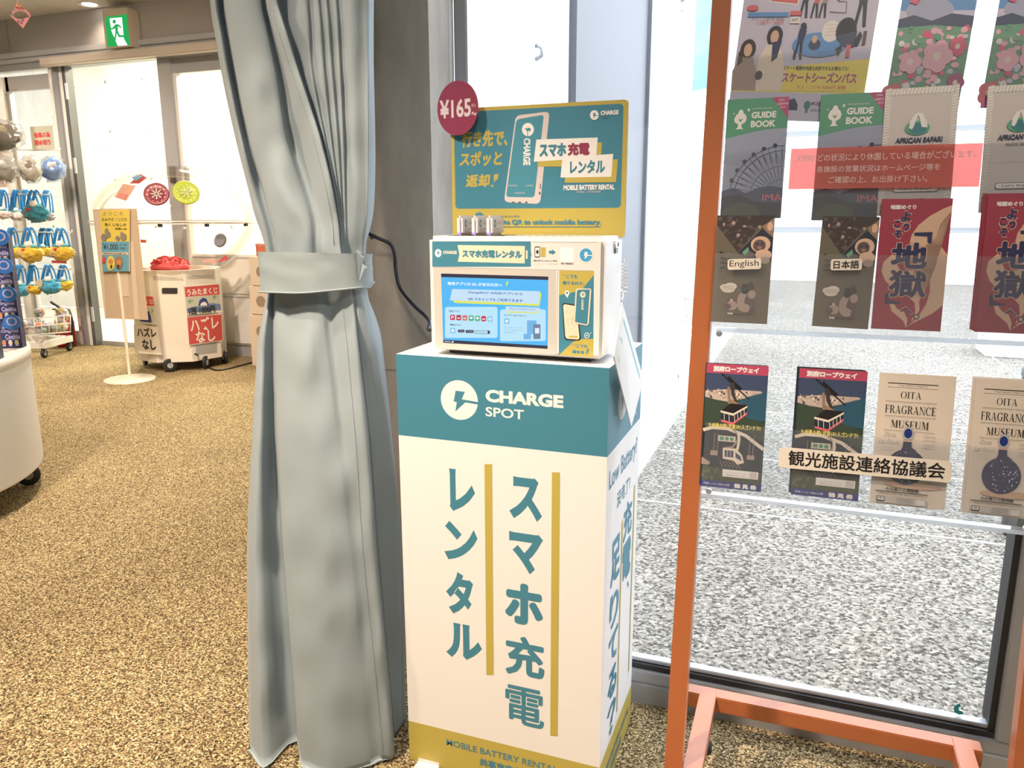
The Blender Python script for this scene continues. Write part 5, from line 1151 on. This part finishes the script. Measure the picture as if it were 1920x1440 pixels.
wrapped(99, 317, 36, 48, 5.15, (cl('blue', .14, .30, .70), cl('deep', .06, .16, .50), cl('white', 0, 0, 0)), 'blue wrapped soft toy at the right of the upper hook')
def bundle(x, y, w, Yd, seed, label):
    c = at(x, y, Yd); s_ = (at(x + w / 2, y, Yd) - at(x - w / 2, y, Yd)).x / 2; rnd = random.Random(seed)
    t = thing('toy_bundle', label, 'toy bundle', c, 'bundles of small toys in the wire basket'); m_ = MB()
    cs_ = (cl('coral', .70, .22, .15), cl('mustard', .72, .48, .10), cl('white', 0, 0, 0), cl('lav', .50, .46, .66), cl('slate', .16, .17, .18), cl('mint', .35, .55, .45))
    for k in range(16):
        d = V((rnd.uniform(-1, 1), rnd.uniform(-1, .4), rnd.uniform(-1, 1))).normalized(); m_.blob(c + d * s_ * .6, s_ * rnd.uniform(.25, .42), rnd.choice(cs_), .2, 3, k + seed, 10, 7)
    m_.build('toys', t); MB().blob(c, s_ * .96, foil[0], .12, 4, seed, 24, 16).build('wrapping', t)
for i, a in enumerate(((48, 611, 14, 5.16, 'toy bundle at the left end of the basket'), (66, 609, 17, 5.16, 'toy bundle behind the front one in the basket'), (84, 615, 23, 5.02, 'toy bundle at the front of the basket'), (112, 611, 23, 5.05, 'toy bundle at the right of the basket'), (117, 589, 20, 5.17, 'toy bundle heaped highest in front of the fire extinguisher'), (74, 587, 15, 5.3, 'small toy bundle peeping over the back of the basket'))):
    bundle(*a[:4], i + 1, a[4])
# fire extinguisher
e = atz(122, 648); e = V((e.x + .05, e.y - .02, 0)); ex = thing('fire_extinguisher', 'red fire extinguisher standing behind the toy rack', 'fire extinguisher', e)
redx = mat('extinguisher_red', (.50, .015, .02), .3)
eh = (at(112, 590, e.y) - at(112, 645, e.y)).z
MB().lathe(e, [(.075, .0), (.085, .01), (.085, eh * .82), (.07, eh * .94), (.035, eh * 1.02), (.03, eh * 1.06)], redx, 32).build('cylinder', ex)
MB().lathe(e + V((0, 0, eh * 1.06)), [(.028, 0), (.03, .02), (.022, .05)], chrome, 18).build('valve', ex)
MB().bar(e + V((0, 0, eh + .07)), e + V((-.12, -.02, eh + .14)), .022, .012, black).bar(e + V((.02, 0, eh + .06)), e + V((-.10, -.02, eh + .07)), .022, .010, black).build('handle', ex)
MB().tube(smooth([e + V((.02, 0, eh + .07)), e + V((.10, -.02, eh + .07)), e + V((.14, -.03, eh - .02)), e + V((.12, -.03, eh - .16)), e + V((.10, -.02, eh - .3))], 6), .012, black, 10).build('hose', ex)
g = G(MB(), e + V((.0, -.0862, .10)), (1, 0, 0), (0, 0, 1), step=2e-4); g.ell(.02, 0, .018, .028, mat('label_white', (.7, .7, .7), .5)); g.mb.build('label', ex)

# ------------------------------------------------------------------ raffle machine with clear dome
mc = at(335, 560, 5.12); MC = V((mc.x, mc.y, 0)); d_ = (EYE - MC); d_.z = 0; d_.normalize(); r_v = V((-d_.y, d_.x, 0))
def mdir(a): a = math.radians(a); return d_ * math.cos(a) + r_v * math.sin(a)
MR = .355
def mv(a, z=0, R=MR): return MC + mdir(a) * R + V((0, 0, z))
ztop = at(348, 507, mv(10).y).z; zbot = at(348, 677, mv(10).y).z
mch = thing('raffle_machine', 'white eight-sided raffle machine on castors with a clear globe holding red slips', 'machine', MC)
mwh = mat('machine_white', (.76, .70, .62), .4); mgr = mat('machine_grey', (.38, .37, .35), .5)
an = [10 + 45 * k for k in range(8)]
ring = lambda z, R=MR: [mv(a, z, R) for a in an]
m_ = MB(); vs = ring(zbot) + ring(ztop) + ring(ztop, MR * .9) + ring(ztop - .105, MR * .88)
fs = [[k, (k + 1) % 8, 8 + (k + 1) % 8, 8 + k] for k in range(8)] + [[8 + k, 8 + (k + 1) % 8, 16 + (k + 1) % 8, 16 + k] for k in range(8)] + [[16 + k, 16 + (k + 1) % 8, 24 + (k + 1) % 8, 24 + k] for k in range(8)] + [[24 + k for k in range(8)], list(range(8))[::-1]]
m_.add(vs, fs, mwh).build('cabinet', mch)
def face(a0, a1, off=.002):
    p, q = mv(a0), mv(a1); u = (q - p).normalized(); n = u.cross(V((0, 0, 1))); return G(MB(), p + n * off, u, (0, 0, 1), step=4e-4, k0=2e-4).px(Z(230, 480, 1 / 6))
g = face(-35, 10); g.rrect(438, 356, 620, 430, 14, mat('slot_frame', (.3, .27, .24), .5)); g.rrect(444, 362, 614, 424, 10, black)
g.mb.build('ticket_slot', mch)
m_ = MB(); g = face(-35, 10); g.mb = m_
for k in range(18): g.poly([(345 + k * 19, 225 + k * 1.2), (353 + k * 19, 225 + k * 1.2), (355 + k * 19, 275 - k * .2), (347 + k * 19, 275 - k * .2)], mgr)
g2 = face(10, 55); g2.mb = m_
for k in range(17): g2.poly([(730 + k * 17, 220 - k), (736 + k * 17, 220 - k), (740 + k * 17, 262 - k), (734 + k * 17, 262 - k)], mgr)
m_.build('vent_slits', mch)
g = face(10, 55); g.poly([(822, 1010), (1060, 965), (1062, 1085), (825, 1110)], mgr); g.mb.build('hatch', mch)
for a in (-20, 30, 75, 160, 250): caster(mch, V((mv(a).x, mv(a).y, .055)) - mdir(a) * .03, .055, tuple(mdir(a + 35)), zbot, lgrey)
# posters
pr1 = mat('poster_red', (.55, .075, .065), .5); pw_ = mat('poster_white', (.80, .74, .66), .5); pbl = mat('poster_blue', (.03, .05, .22), .5); psea = mat('poster_sage', (.50, .52, .42), .5); pgn = mat('palm_green', (.14, .26, .13), .6)
g = face(10, 55, .012); g.poly([(675, 330), (1088, 300), (1122, 632), (714, 662)], pw_); g.poly([(695, 350), (1082, 318), (1092, 432), (706, 462)], pr1)
g.text('うみたまくじ', 718, 376, 1070, 420, pw_, .0016, skew=.0); g.poly([(708, 466), (1092, 434), (1108, 608), (726, 644)], psea)
g.poly([(722, 590), (860, 560), (1000, 530), (1098, 540), (1104, 606), (728, 642)], mat('poster_wave', (.16, .22, .38), .5)); g.poly([(850, 560), (862, 500), (900, 468), (940, 480), (962, 530), (966, 560)], pbl); g.poly([(870, 560), (880, 530), (915, 512), (945, 530), (950, 556)], pw_)
for cx, cy in ((768, 510), (1042, 460)):
    for k in range(6): a = k * 1.05; g.poly([(cx, cy), (cx + 34 * math.cos(a) - 5, cy + 24 * math.sin(a) + 5), (cx + 36 * math.cos(a + .25), cy + 24 * math.sin(a + .25))], pgn)
g.text('1回 1000円', 735, 582, 1036, 632, blackp, .0014); g.mb.build('poster', mch, 'raffle poster with a red heading band')
g = face(10, 55, .013); g.poly([(716, 690), (1110, 645), (1130, 952), (746, 1004)], pw_); g.poly([(726, 690), (1108, 656), (1124, 946), (750, 998)], pr1)
g.text('ハズレ', 752, 705, 1085, 815, pw_, .003); g.text('なし', 815, 850, 1045, 950, pw_, .003); g.mb.build('poster', mch, 'red poster with white lettering')
def lface(off):
    n = mdir(-42); return G(MB(), mv(-42, 0, MR * .985) + n * off, V((0, 0, 1)).cross(n), (0, 0, 1), step=4e-4, k0=2e-4).px(Z(230, 480, 1 / 6))
g = lface(.03); g.poly([(125, 765), (395, 800), (442, 1112), (132, 1090)], pw_)
g.text('ハズレ', 155, 800, 384, 920, blackp, .003); g.text('なし', 214, 935, 380, 1060, blackp, .003); g.mb.build('poster', mch, 'white poster with black lettering')
g = lface(.028); g.poly([(150, 440), (345, 450), (378, 770), (160, 745)], pw_); g.poly([(150, 448), (340, 456), (356, 565), (150, 555)], pr1); g.text('うみたまくじ', 60, 480, 345, 540, pw_, .0012)
g.poly([(150, 560), (352, 572), (366, 755), (160, 738)], psea); g.poly([(200, 640), (300, 620), (320, 690), (330, 750), (200, 735)], pbl); g.poly([(330, 580), (352, 640), (340, 620), (325, 660)], pgn); g.mb.build('poster', mch, 'raffle poster half hidden by the flyer stand')
# globe
ze = at(330, 417, 5.12).z; rg = (at(446, 417, 5.12) - at(328, 417, 5.12)).length * .98; hz = at(330, 312, 5.12).z - ze
GC = V((at(329, 417, 5.12).x, 5.12, ze))
dome = clear('dome_plastic', (.985, .965, .95), .03, .05)
pf = [(MR * .84, ztop - .045 - ze)] + [(MR * .84 + (rg - MR * .84) * math.sin(t / 8 * math.pi / 2), (ztop - .045 - ze) * (1 - t / 8)) for t in range(1, 9)]
MB().lathe(GC, pf, dome, 56, capb=False, capt=False).build('lower_bowl', mch)
MB().lathe(GC + V((0, 0, .006)), [(rg * math.cos(t / 14 * math.pi / 2), hz * math.sin(t / 14 * math.pi / 2)) for t in range(14)] + [(.0005, hz)], dome, 56, capb=False, capt=False).build('upper_dome', mch)
MB().lathe(GC, [(rg + .012, -.012), (rg + .015, -.004), (rg - .002, -.004)], mat('rim_plastic', (.70, .62, .54), .3), 56, capb=False, capt=False).lathe(GC + V((0, 0, .012)), [(rg + .014, -.004), (rg + .014, .004), (rg - .002, .004)], mat('rim_plastic', (0, 0, 0)), 56, capb=False, capt=False).build('rim', mch)
m_ = MB()
for a in (55, 20, -10): m_.box(GC + mdir(a) * (rg + .012) + V((-.012, -.012, -.03)), GC + mdir(a) * (rg + .012) + V((.012, .012, -.006)), black)
m_.build('rim_clip', mch)
def hit(px, py, hh):
    d = ray(px, py); o = EYE - GC; s_ = V((1 / rg, 1 / rg, 1 / hh)); o2 = V((o.x * s_.x, o.y * s_.y, o.z * s_.z)); d2 = V((d.x * s_.x, d.y * s_.y, d.z * s_.z))
    A, B, C_ = d2.dot(d2), 2 * o2.dot(d2), o2.dot(o2) - 1; q = B * B - 4 * A * C_
    t = (-B - math.sqrt(max(q, 0))) / (2 * A); p = EYE + d * t; r = p - GC; return p, V((r.x / rg ** 2, r.y / rg ** 2, r.z / hh ** 2)).normalized()
def port(px, py, w, m, dark, label):
    p, n = hit(px, py, hz); n = (n + (EYE - p).normalized() * .5).normalized(); R_ = w / 2 / FPX * (p - EYE).length
    pp = MB().lathe(p + n * .01, [(R_, -.006), (R_, .004), (R_ * .9, .008), (R_ * .45, -.004), (R_ * .16, -.02)], m, 30, n)
    o = pp.build('hand_port', mch, label); g = G(MB(), p + n * .012, n.orthogonal(), n.cross(n.orthogonal()), step=2e-4)
    g.n = n
    for k in range(12): a = k * math.pi / 6; g.poly([(R_ * (.72 * math.cos(a)) + R_ * .07 * math.cos(b_), R_ * .72 * math.sin(a) + R_ * .07 * math.sin(b_)) for b_ in [i * math.pi / 4 for i in range(8)]], dark)
    for k in range(8): a = k * math.pi / 4 + .2; g.line([(R_ * .1 * math.cos(a), R_ * .1 * math.sin(a)), (R_ * .5 * math.cos(a), R_ * .5 * math.sin(a))], R_ * .05, dark)
    g.mb.build('port_holes', o)
port(294, 365, 40, mat('maroon_plastic', (.25, .03, .05), .4), mat('port_white', (.8, .78, .7), .5), 'maroon round hand port'); port(349, 362, 43, mat('lime_plastic', (.46, .55, .06), .4), mat('port_white', (0, 0, 0)), 'lime green round hand port')
p, n = hit(416, 452, .6); MB().lathe(GC + (p - GC).normalized() * rg * .96, [(.055, 0), (.055, .006), (.02, -.01)], mat('grey_plastic', (.35, .36, .42), .4), 24, n).build('hand_port', mch, 'grey round hand port')
stc = MB()
for q_, m in (([(243, 345), (263, 327), (276, 334), (262, 345)], pr1), ([(247, 334), (258, 328), (268, 332), (256, 341)], mat('sticker_blue', (.10, .25, .42), .5)), ([(216, 370), (232, 346), (256, 350), (238, 378)], mat('sticker_peach', (.70, .42, .32), .5)), ([(219, 372), (225, 363), (240, 366), (236, 376)], mat('sticker_salmon', (.66, .25, .20), .5))):
    stc.add([hit(*p_, hz)[0] + hit(*p_, hz)[1] * (.004 + .002 * len(stc.f)) for p_ in q_], [[0, 1, 2, 3]], m)
stc.build('sticker', mch)
rd = mat('red_slip', (.72, .10, .11), .6); rnd = random.Random(9); m_ = MB()
hc = GC + mdir(-35) * .125; hc.z = ztop + .005
m_.blob(hc, (.15, .14, .075), rd, .3, 4, 2, 20, 12)
for _ in range(150):
    a, r = rnd.uniform(0, 6.28), (.145) * math.sqrt(rnd.random()); p = hc + V((r * math.cos(a), r * math.sin(a), .075 * (1 - (r / .18) ** 2) + rnd.uniform(-.01, .02)))
    u = V((rnd.uniform(-1, 1), rnd.uniform(-1, 1), rnd.uniform(-.4, .6))).normalized() * .022; v = u.orthogonal().normalized() * .006; m_.add([p - u - v, p - v * .2 + V((0, 0, .008)) - v, p + u - v, p + u + v, p + V((0, 0, .008)) + v, p - u + v], [[0, 1, 4, 5], [1, 2, 3, 4]], rd)
hp = m_.build('paper_slips'); hp['kind'] = 'stuff'; tag(hp, 'heap of red paper raffle slips lying inside the clear globe', 'paper slips')
p = GC + mdir(68) * .30; p.z = at(400, 492, p.y).z
sl2 = MB().prism([p, p + r_v * .10 + V((0, 0, .02)), p + r_v * .09 + V((0, 0, .06))], d_ * .004, rd).prism([p - r_v * .10, p, p + V((0, 0, .025)), p - r_v * .10 + V((0, 0, .02))], d_ * .004, mat('pink_slip', (.75, .40, .36), .6)); tag(sl2.build('paper_slip'), 'folded pink and red slip leaning at the right inside the globe', 'paper slip')
MB_c = MB().tube(smooth([atz(366, 664, .16), atz(374, 668, .10), atz(381, 680, .04), atz(390, 688, .008), atz(405, 694, .006), atz(425, 692, .006), atz(445, 687, .006), atz(485, 677, .006), atz(520, 672, .006)], 6), .008, black, 8)
tag(MB_c.build('floor_cable'), 'black cable running over the carpet from the raffle machine towards the curtain', 'cable')

# flyer stand in front of the raffle machine
fb = atz(244, 712); fs_ = thing('flyer_stand', 'thin white pole stand with round base holding a yellow and a blue flyer', 'sign stand', fb)
R_ = (atz(290, 711) - atz(200, 711)).length / 2 * .98
MB().lathe(fb, [(R_, 0), (R_, .006), (R_ * .97, .012), (.03, .016), (.02, .03)], mat('cream_metal', (.74, .68, .56), .4), 48).build('base', fs_)
zt_ = at(225, 505, fb.y).z
MB().lathe(fb, [(.011, .02), (.011, zt_ + .3)], mat('cream_metal', (0, 0, 0)), 14).build('pole', fs_)
FY = fb.y - .02; kraft = mat('kraft_board', (.52, .40, .28), .7); kraft2 = mat('pale_board', (.62, .50, .38), .7)
q_ = [at(174, 393, FY + .022), at(255, 391, FY + .022), at(277, 600, FY + .022), at(197, 597, FY + .022)]
MB().prism(q_, (0, .006, 0), kraft).build('backing_board', fs_)
g = G(MB(), V((0, FY + .0205, 0)), (1, 0, 0), (0, 0, 1), step=4e-4).px(); g.poly([(176, 395), (187, 395), (200, 596), (197, 596)], kraft2); g.poly([(243, 452), (250, 452), (262, 598), (252, 598)], kraft2); g.poly([(216, 510), (240, 510), (243, 556), (222, 556)], kraft2)
g.mb.build('board_fold', fs_)
g = G(MB(), V((0, FY, 0)), (1, 0, 0), (0, 0, 1), step=4e-4).px(Z(160, 280, 1 / 6)); fy_ = mat('flyer_yellow', (.72, .56, .10), .4); fb_ = mat('flyer_blue', (.14, .36, .48), .4); ink = mat('flyer_ink', (.05, .05, .05), .5); gr_ = mat('flyer_grey', (.25, .22, .18), .5)
g.mb.prism([V((q.x, FY + .0002, q.z)) for q in (at(187, 391, FY), at(242, 391, FY), at(242, 509, FY), at(192, 509, FY))], (0, .01, 0), kraft2)
g.poly([(165, 685), (492, 680), (492, 1036), (178, 1040)], fy_)
for i, (a, b_) in enumerate((((190, 705), (430, 745)), ((185, 770), (470, 810)), ((220, 830), (465, 865)), ((340, 880), (470, 905)))): g.text(('ようこそ', 'おみやげ くじびき', '空くじなしの', 'お楽しみ')[i], *a, *b_, ink if i else gr_, .0003)
for cx, cy, rx, ry_ in ((215, 990, 34, 42), (245, 920, 22, 34), (265, 960, 28, 30), (370, 1000, 26, 26), (435, 985, 36, 40), (415, 945, 14, 18)): g.ell(cx, cy, rx, ry_, gr_, 16)
g.mb.build('flyer', fs_, 'yellow flyer')
g = G(MB(), V((0, FY - .001, 0)), (1, 0, 0), (0, 0, 1), step=4e-4).px(Z(160, 280, 1 / 6)); g.poly([(180, 1040), (490, 1036), (488, 1372), (195, 1374)], fb_)
g.text('¥1,000', 198, 1060, 372, 1142, ink, .0008); g.text('お1人様', 385, 1062, 465, 1085, ink); g.text('1回限り', 388, 1102, 468, 1130, ink); g.rect(190, 1158, 486, 1188, kraft2); g.text('何が出るかはお楽しみ', 205, 1164, 460, 1182, ink, .0002)
g.ell(290, 1280, 46, 82, fy_, 24); g.ell(290, 1262, 28, 30, mat('flyer_orange', (.55, .25, .08), .5), 16); g.ell(382, 1275, 44, 74, mat('flyer_brown', (.34, .18, .10), .5), 24); g.ell(384, 1268, 26, 30, mat('flyer_orange', (0, 0, 0)), 16); g.ell(298, 1320, 12, 24, ink, 12); g.ell(376, 1322, 16, 26, ink, 12)
g.ell(214, 1222, 16, 18, pr1, 14); g.rect(196, 1236, 232, 1276, pr1); g.mb.build('flyer', fs_, 'blue flyer with a price')

# low white counter behind, storage boxes, jar
ck = thing('drawer_counter', 'low white drawer counter in front of the glass behind the raffle machine', 'counter', (-4.6, 5.5, 0))
cx0, cx1 = at(356, 560, 5.56).x, -3.75; ct_ = at(450, 478, 5.55).z
MB().box((cx0, 5.60, .10), (cx1, 5.675, ct_), white, .006).build('body', ck); MB().box((cx0 + .01, 5.615, 0), (cx1, 5.67, .10), lgrey).build('kick_plate', ck)
zm_ = at(450, 554, 5.55).z; sp = -4.05
for xa, xb in ((cx0 + .02, sp - .004), (sp + .004, cx1 - .02)):
    for za, zb_ in ((.12, zm_ - .012), (zm_ + .008, ct_ - .02)):
        dw = MB().box((xa, 5.585, za), (xb, 5.60, zb_), white, .004).build('drawer', ck); MB().box((xa + .03, 5.58, zb_ - .012), (xb - .03, 5.587, zb_ - .002), lgrey).build('drawer_pull', dw)
bx_ = mat('beige_box', (.66, .56, .45), .6)
for i, (y0, y1, lab) in enumerate(((593, 650, 'beige storage box lowest of the stack beside the curtain'), (538, 592, 'beige storage box in the middle of the stack beside the curtain'), (482, 537, 'beige storage box on top of the stack beside the curtain'))):
    a, b_ = at(470, y1, 5.25), at(540, y0, 5.25); z0 = 0 if i == 0 else z1_; z1_ = b_.z
    t = thing('storage_box', lab, 'box', V(((a.x + b_.x) / 2, 5.3, z0)), 'beige storage boxes'); MB().box((a.x, 5.25, z0), (b_.x, 5.38, z1_ - .003), bx_, .006).build('body', t)
    c = at(489, (y0 + y1) / 2, 5.249); MB().lathe(c, [(.045, -.002), (.045, .001)], mat('box_hole', (.30, .24, .19), .6), 24, 'y', False).build('grip_hole', t)
c = at(491, 474, 5.3); c.z = z1_
j = thing('orange_tub', 'small orange tub standing on the beige storage boxes', 'tub', c); MB().lathe(c, [(.04, 0), (.045, .01), (.045, .08)], mat('tub_orange', (.62, .17, .10), .5), 24).build('tub', j); MB().lathe(c + V((0, 0, .08)), [(.047, 0), (.047, .018), (.03, .024)], mat('tub_lid', (.55, .20, .14), .5), 24).build('lid', j)
g = G(MB(), V((0, YB - .01, 0)), (1, 0, 0), (0, 0, 1), step=4e-4).px(); g.poly([(97, 488), (125, 489), (125, 494), (97, 493)], pr1); g.poly([(263, 449), (274, 450), (275, 455), (264, 455)], pr1); g.mb.build('safety_strip', d1, 'red safety strips on the glass')

# exit sign, ceiling lamp, hanging cards
xr = at(262, 50, YB - .13).x; dq = ray(240, 50); yf = xr / (dq.x / dq.y); xl_ = at(193, 50, yf).x; z0_ = at(200, 91, yf).z
es = thing('exit_sign', 'lit green running-man exit sign on the header above the glass doors', 'sign', ((xr + xl_) / 2, yf, z0_)); z1_ = min(CEIL - .01, at(192, 18, yf).z)
MB().box((xl_, yf, z0_), (xr, YB - .121, z1_), mat('sign_housing', (.58, .50, .40), .5), .008).build('housing', es)
gg_, gw = mat('exit_green', rgb(10, 165, 80), emit=1.1), mat('exit_white', (.95, 1.0, .95), emit=1.3)
g = G(MB(), V((0, yf - .002, 0)), (1, 0, 0), (0, 0, 1), step=3e-4).px(Z(0, 0, .25))
g.poly([(785, 128), (952, 108), (972, 340), (806, 350)], gg_); g.poly([(822, 138), (914, 130), (930, 292), (958, 340), (884, 345), (836, 232)], gw)
g.ell(857, 162, 13, 15, gg_, 16); g.poly([(866, 182), (890, 182), (912, 205), (906, 212), (886, 196), (884, 228), (898, 262), (940, 266), (942, 280), (890, 278), (876, 250), (866, 312), (852, 310), (866, 246), (864, 212), (846, 222), (832, 222), (832, 212), (844, 210)], gg_)
g.poly([(836, 300), (860, 315), (886, 346), (862, 346)], gg_); g.mb.build('lit_face', es)
lc_ = V((-5.88, 5.30, CEIL)); dl = thing('ceiling_light', 'round recessed ceiling light near the exit sign', 'light', lc_)
lc_ = atz(168, 8, CEIL); dl.location = lc_; ORG[dl.name] = lc_.copy()
MB().lathe(lc_, [(.085, -.006), (.085, .0), (.06, .002)], white, 28, capb=False).build('trim', dl); MB().lathe(lc_, [(.06, -.004), (.06, -.001)], mat('lamp_glow', (1, .93, .80), emit=6), 24).build('lamp', dl)
hcp = [mat('bead_' + k, c, .5) for k, c in (('red', (.60, .07, .08)), ('yellow', (.70, .55, .12)), ('green', (.15, .38, .26)), ('purple', (.25, .10, .28)), ('pink', (.70, .32, .32)))]
def hang(cx, cy, r, Yd, label, seed):
    c = at(cx, cy, Yd); s_ = r / FPX * Yd * 1.05; rnd = random.Random(seed)
    t = thing('hanging_card', label, 'decoration', c, 'diamond cards hung from the ceiling'); u, v = V((.94, .3, 0)), V((-.10, 0, 1)); m_ = MB()
    dia = lambda k: [c + v * s_ * k, c + u * s_ * k * .92, c - v * s_ * k, c - u * s_ * k * .92]
    n = u.cross(v).normalized()
    ov = [c + u * s_ * .62 * math.cos(a * math.pi / 12) + v * s_ * .30 * math.sin(a * math.pi / 12) for a in range(24)]
    o_ = dia(1); out = [o_[1].lerp(o_[0], k / 6) for k in range(6)] + [o_[0].lerp(o_[3], k / 6) for k in range(6)] + [o_[3].lerp(o_[2], k / 6) for k in range(6)] + [o_[2].lerp(o_[1], k / 6) for k in range(6)]
    m_.add(out + ov + [p - n * .004 for p in out + ov], [[k, (k + 1) % 24, 24 + (k + 1) % 24, 24 + k] for k in range(24)] + [[48 + k, 72 + k, 72 + (k + 1) % 24, 48 + (k + 1) % 24] for k in range(24)] + [[k, 48 + k, 48 + (k + 1) % 24, (k + 1) % 24] for k in range(24)] + [[24 + k, 24 + (k + 1) % 24, 72 + (k + 1) % 24, 72 + k] for k in range(24)], hcp[4]).build('card', t)
    g = G(MB(), c, u, v, step=2e-4)
    for _ in range(190):
        a, b_ = rnd.uniform(-1, 1), rnd.uniform(-1, 1)
        if abs(a) + abs(b_) < .9 and (a / .70) ** 2 + (b_ / .40) ** 2 > 1.05: g.ell(a * s_ * .92, b_ * s_, s_ * .085, s_ * .085, rnd.choice(hcp), 8)
    g.mb.build('dots', t); MB().tube([c + v * s_, V((c.x, c.y, CEIL))], .0015, white, 5).build('string', t)
hang(38, 28, 28, 4.4, 'spotted diamond card with an oval hole hung from the ceiling', 3); hang(-14, 10, 22, 4.6, 'pink spotted diamond card at the top left corner of the photo', 5)

# dark bollard outside
bp = atz(1915, 1012); bo = thing('ash_bin', 'dark cylindrical bin standing outside the window behind the lowest leaflets', 'bin', bp)
MB().lathe(bp + V((.03, .07, 0)), [(.085, .0), (.085, .62), (.075, .63)], mat('bin_dark', (.045, .04, .038), .5), 32).build('body', bo); MB().lathe(bp + V((.03, .07, .63)), [(.088, 0), (.088, .03), (.06, .035)], dgrey, 32).build('lid', bo)
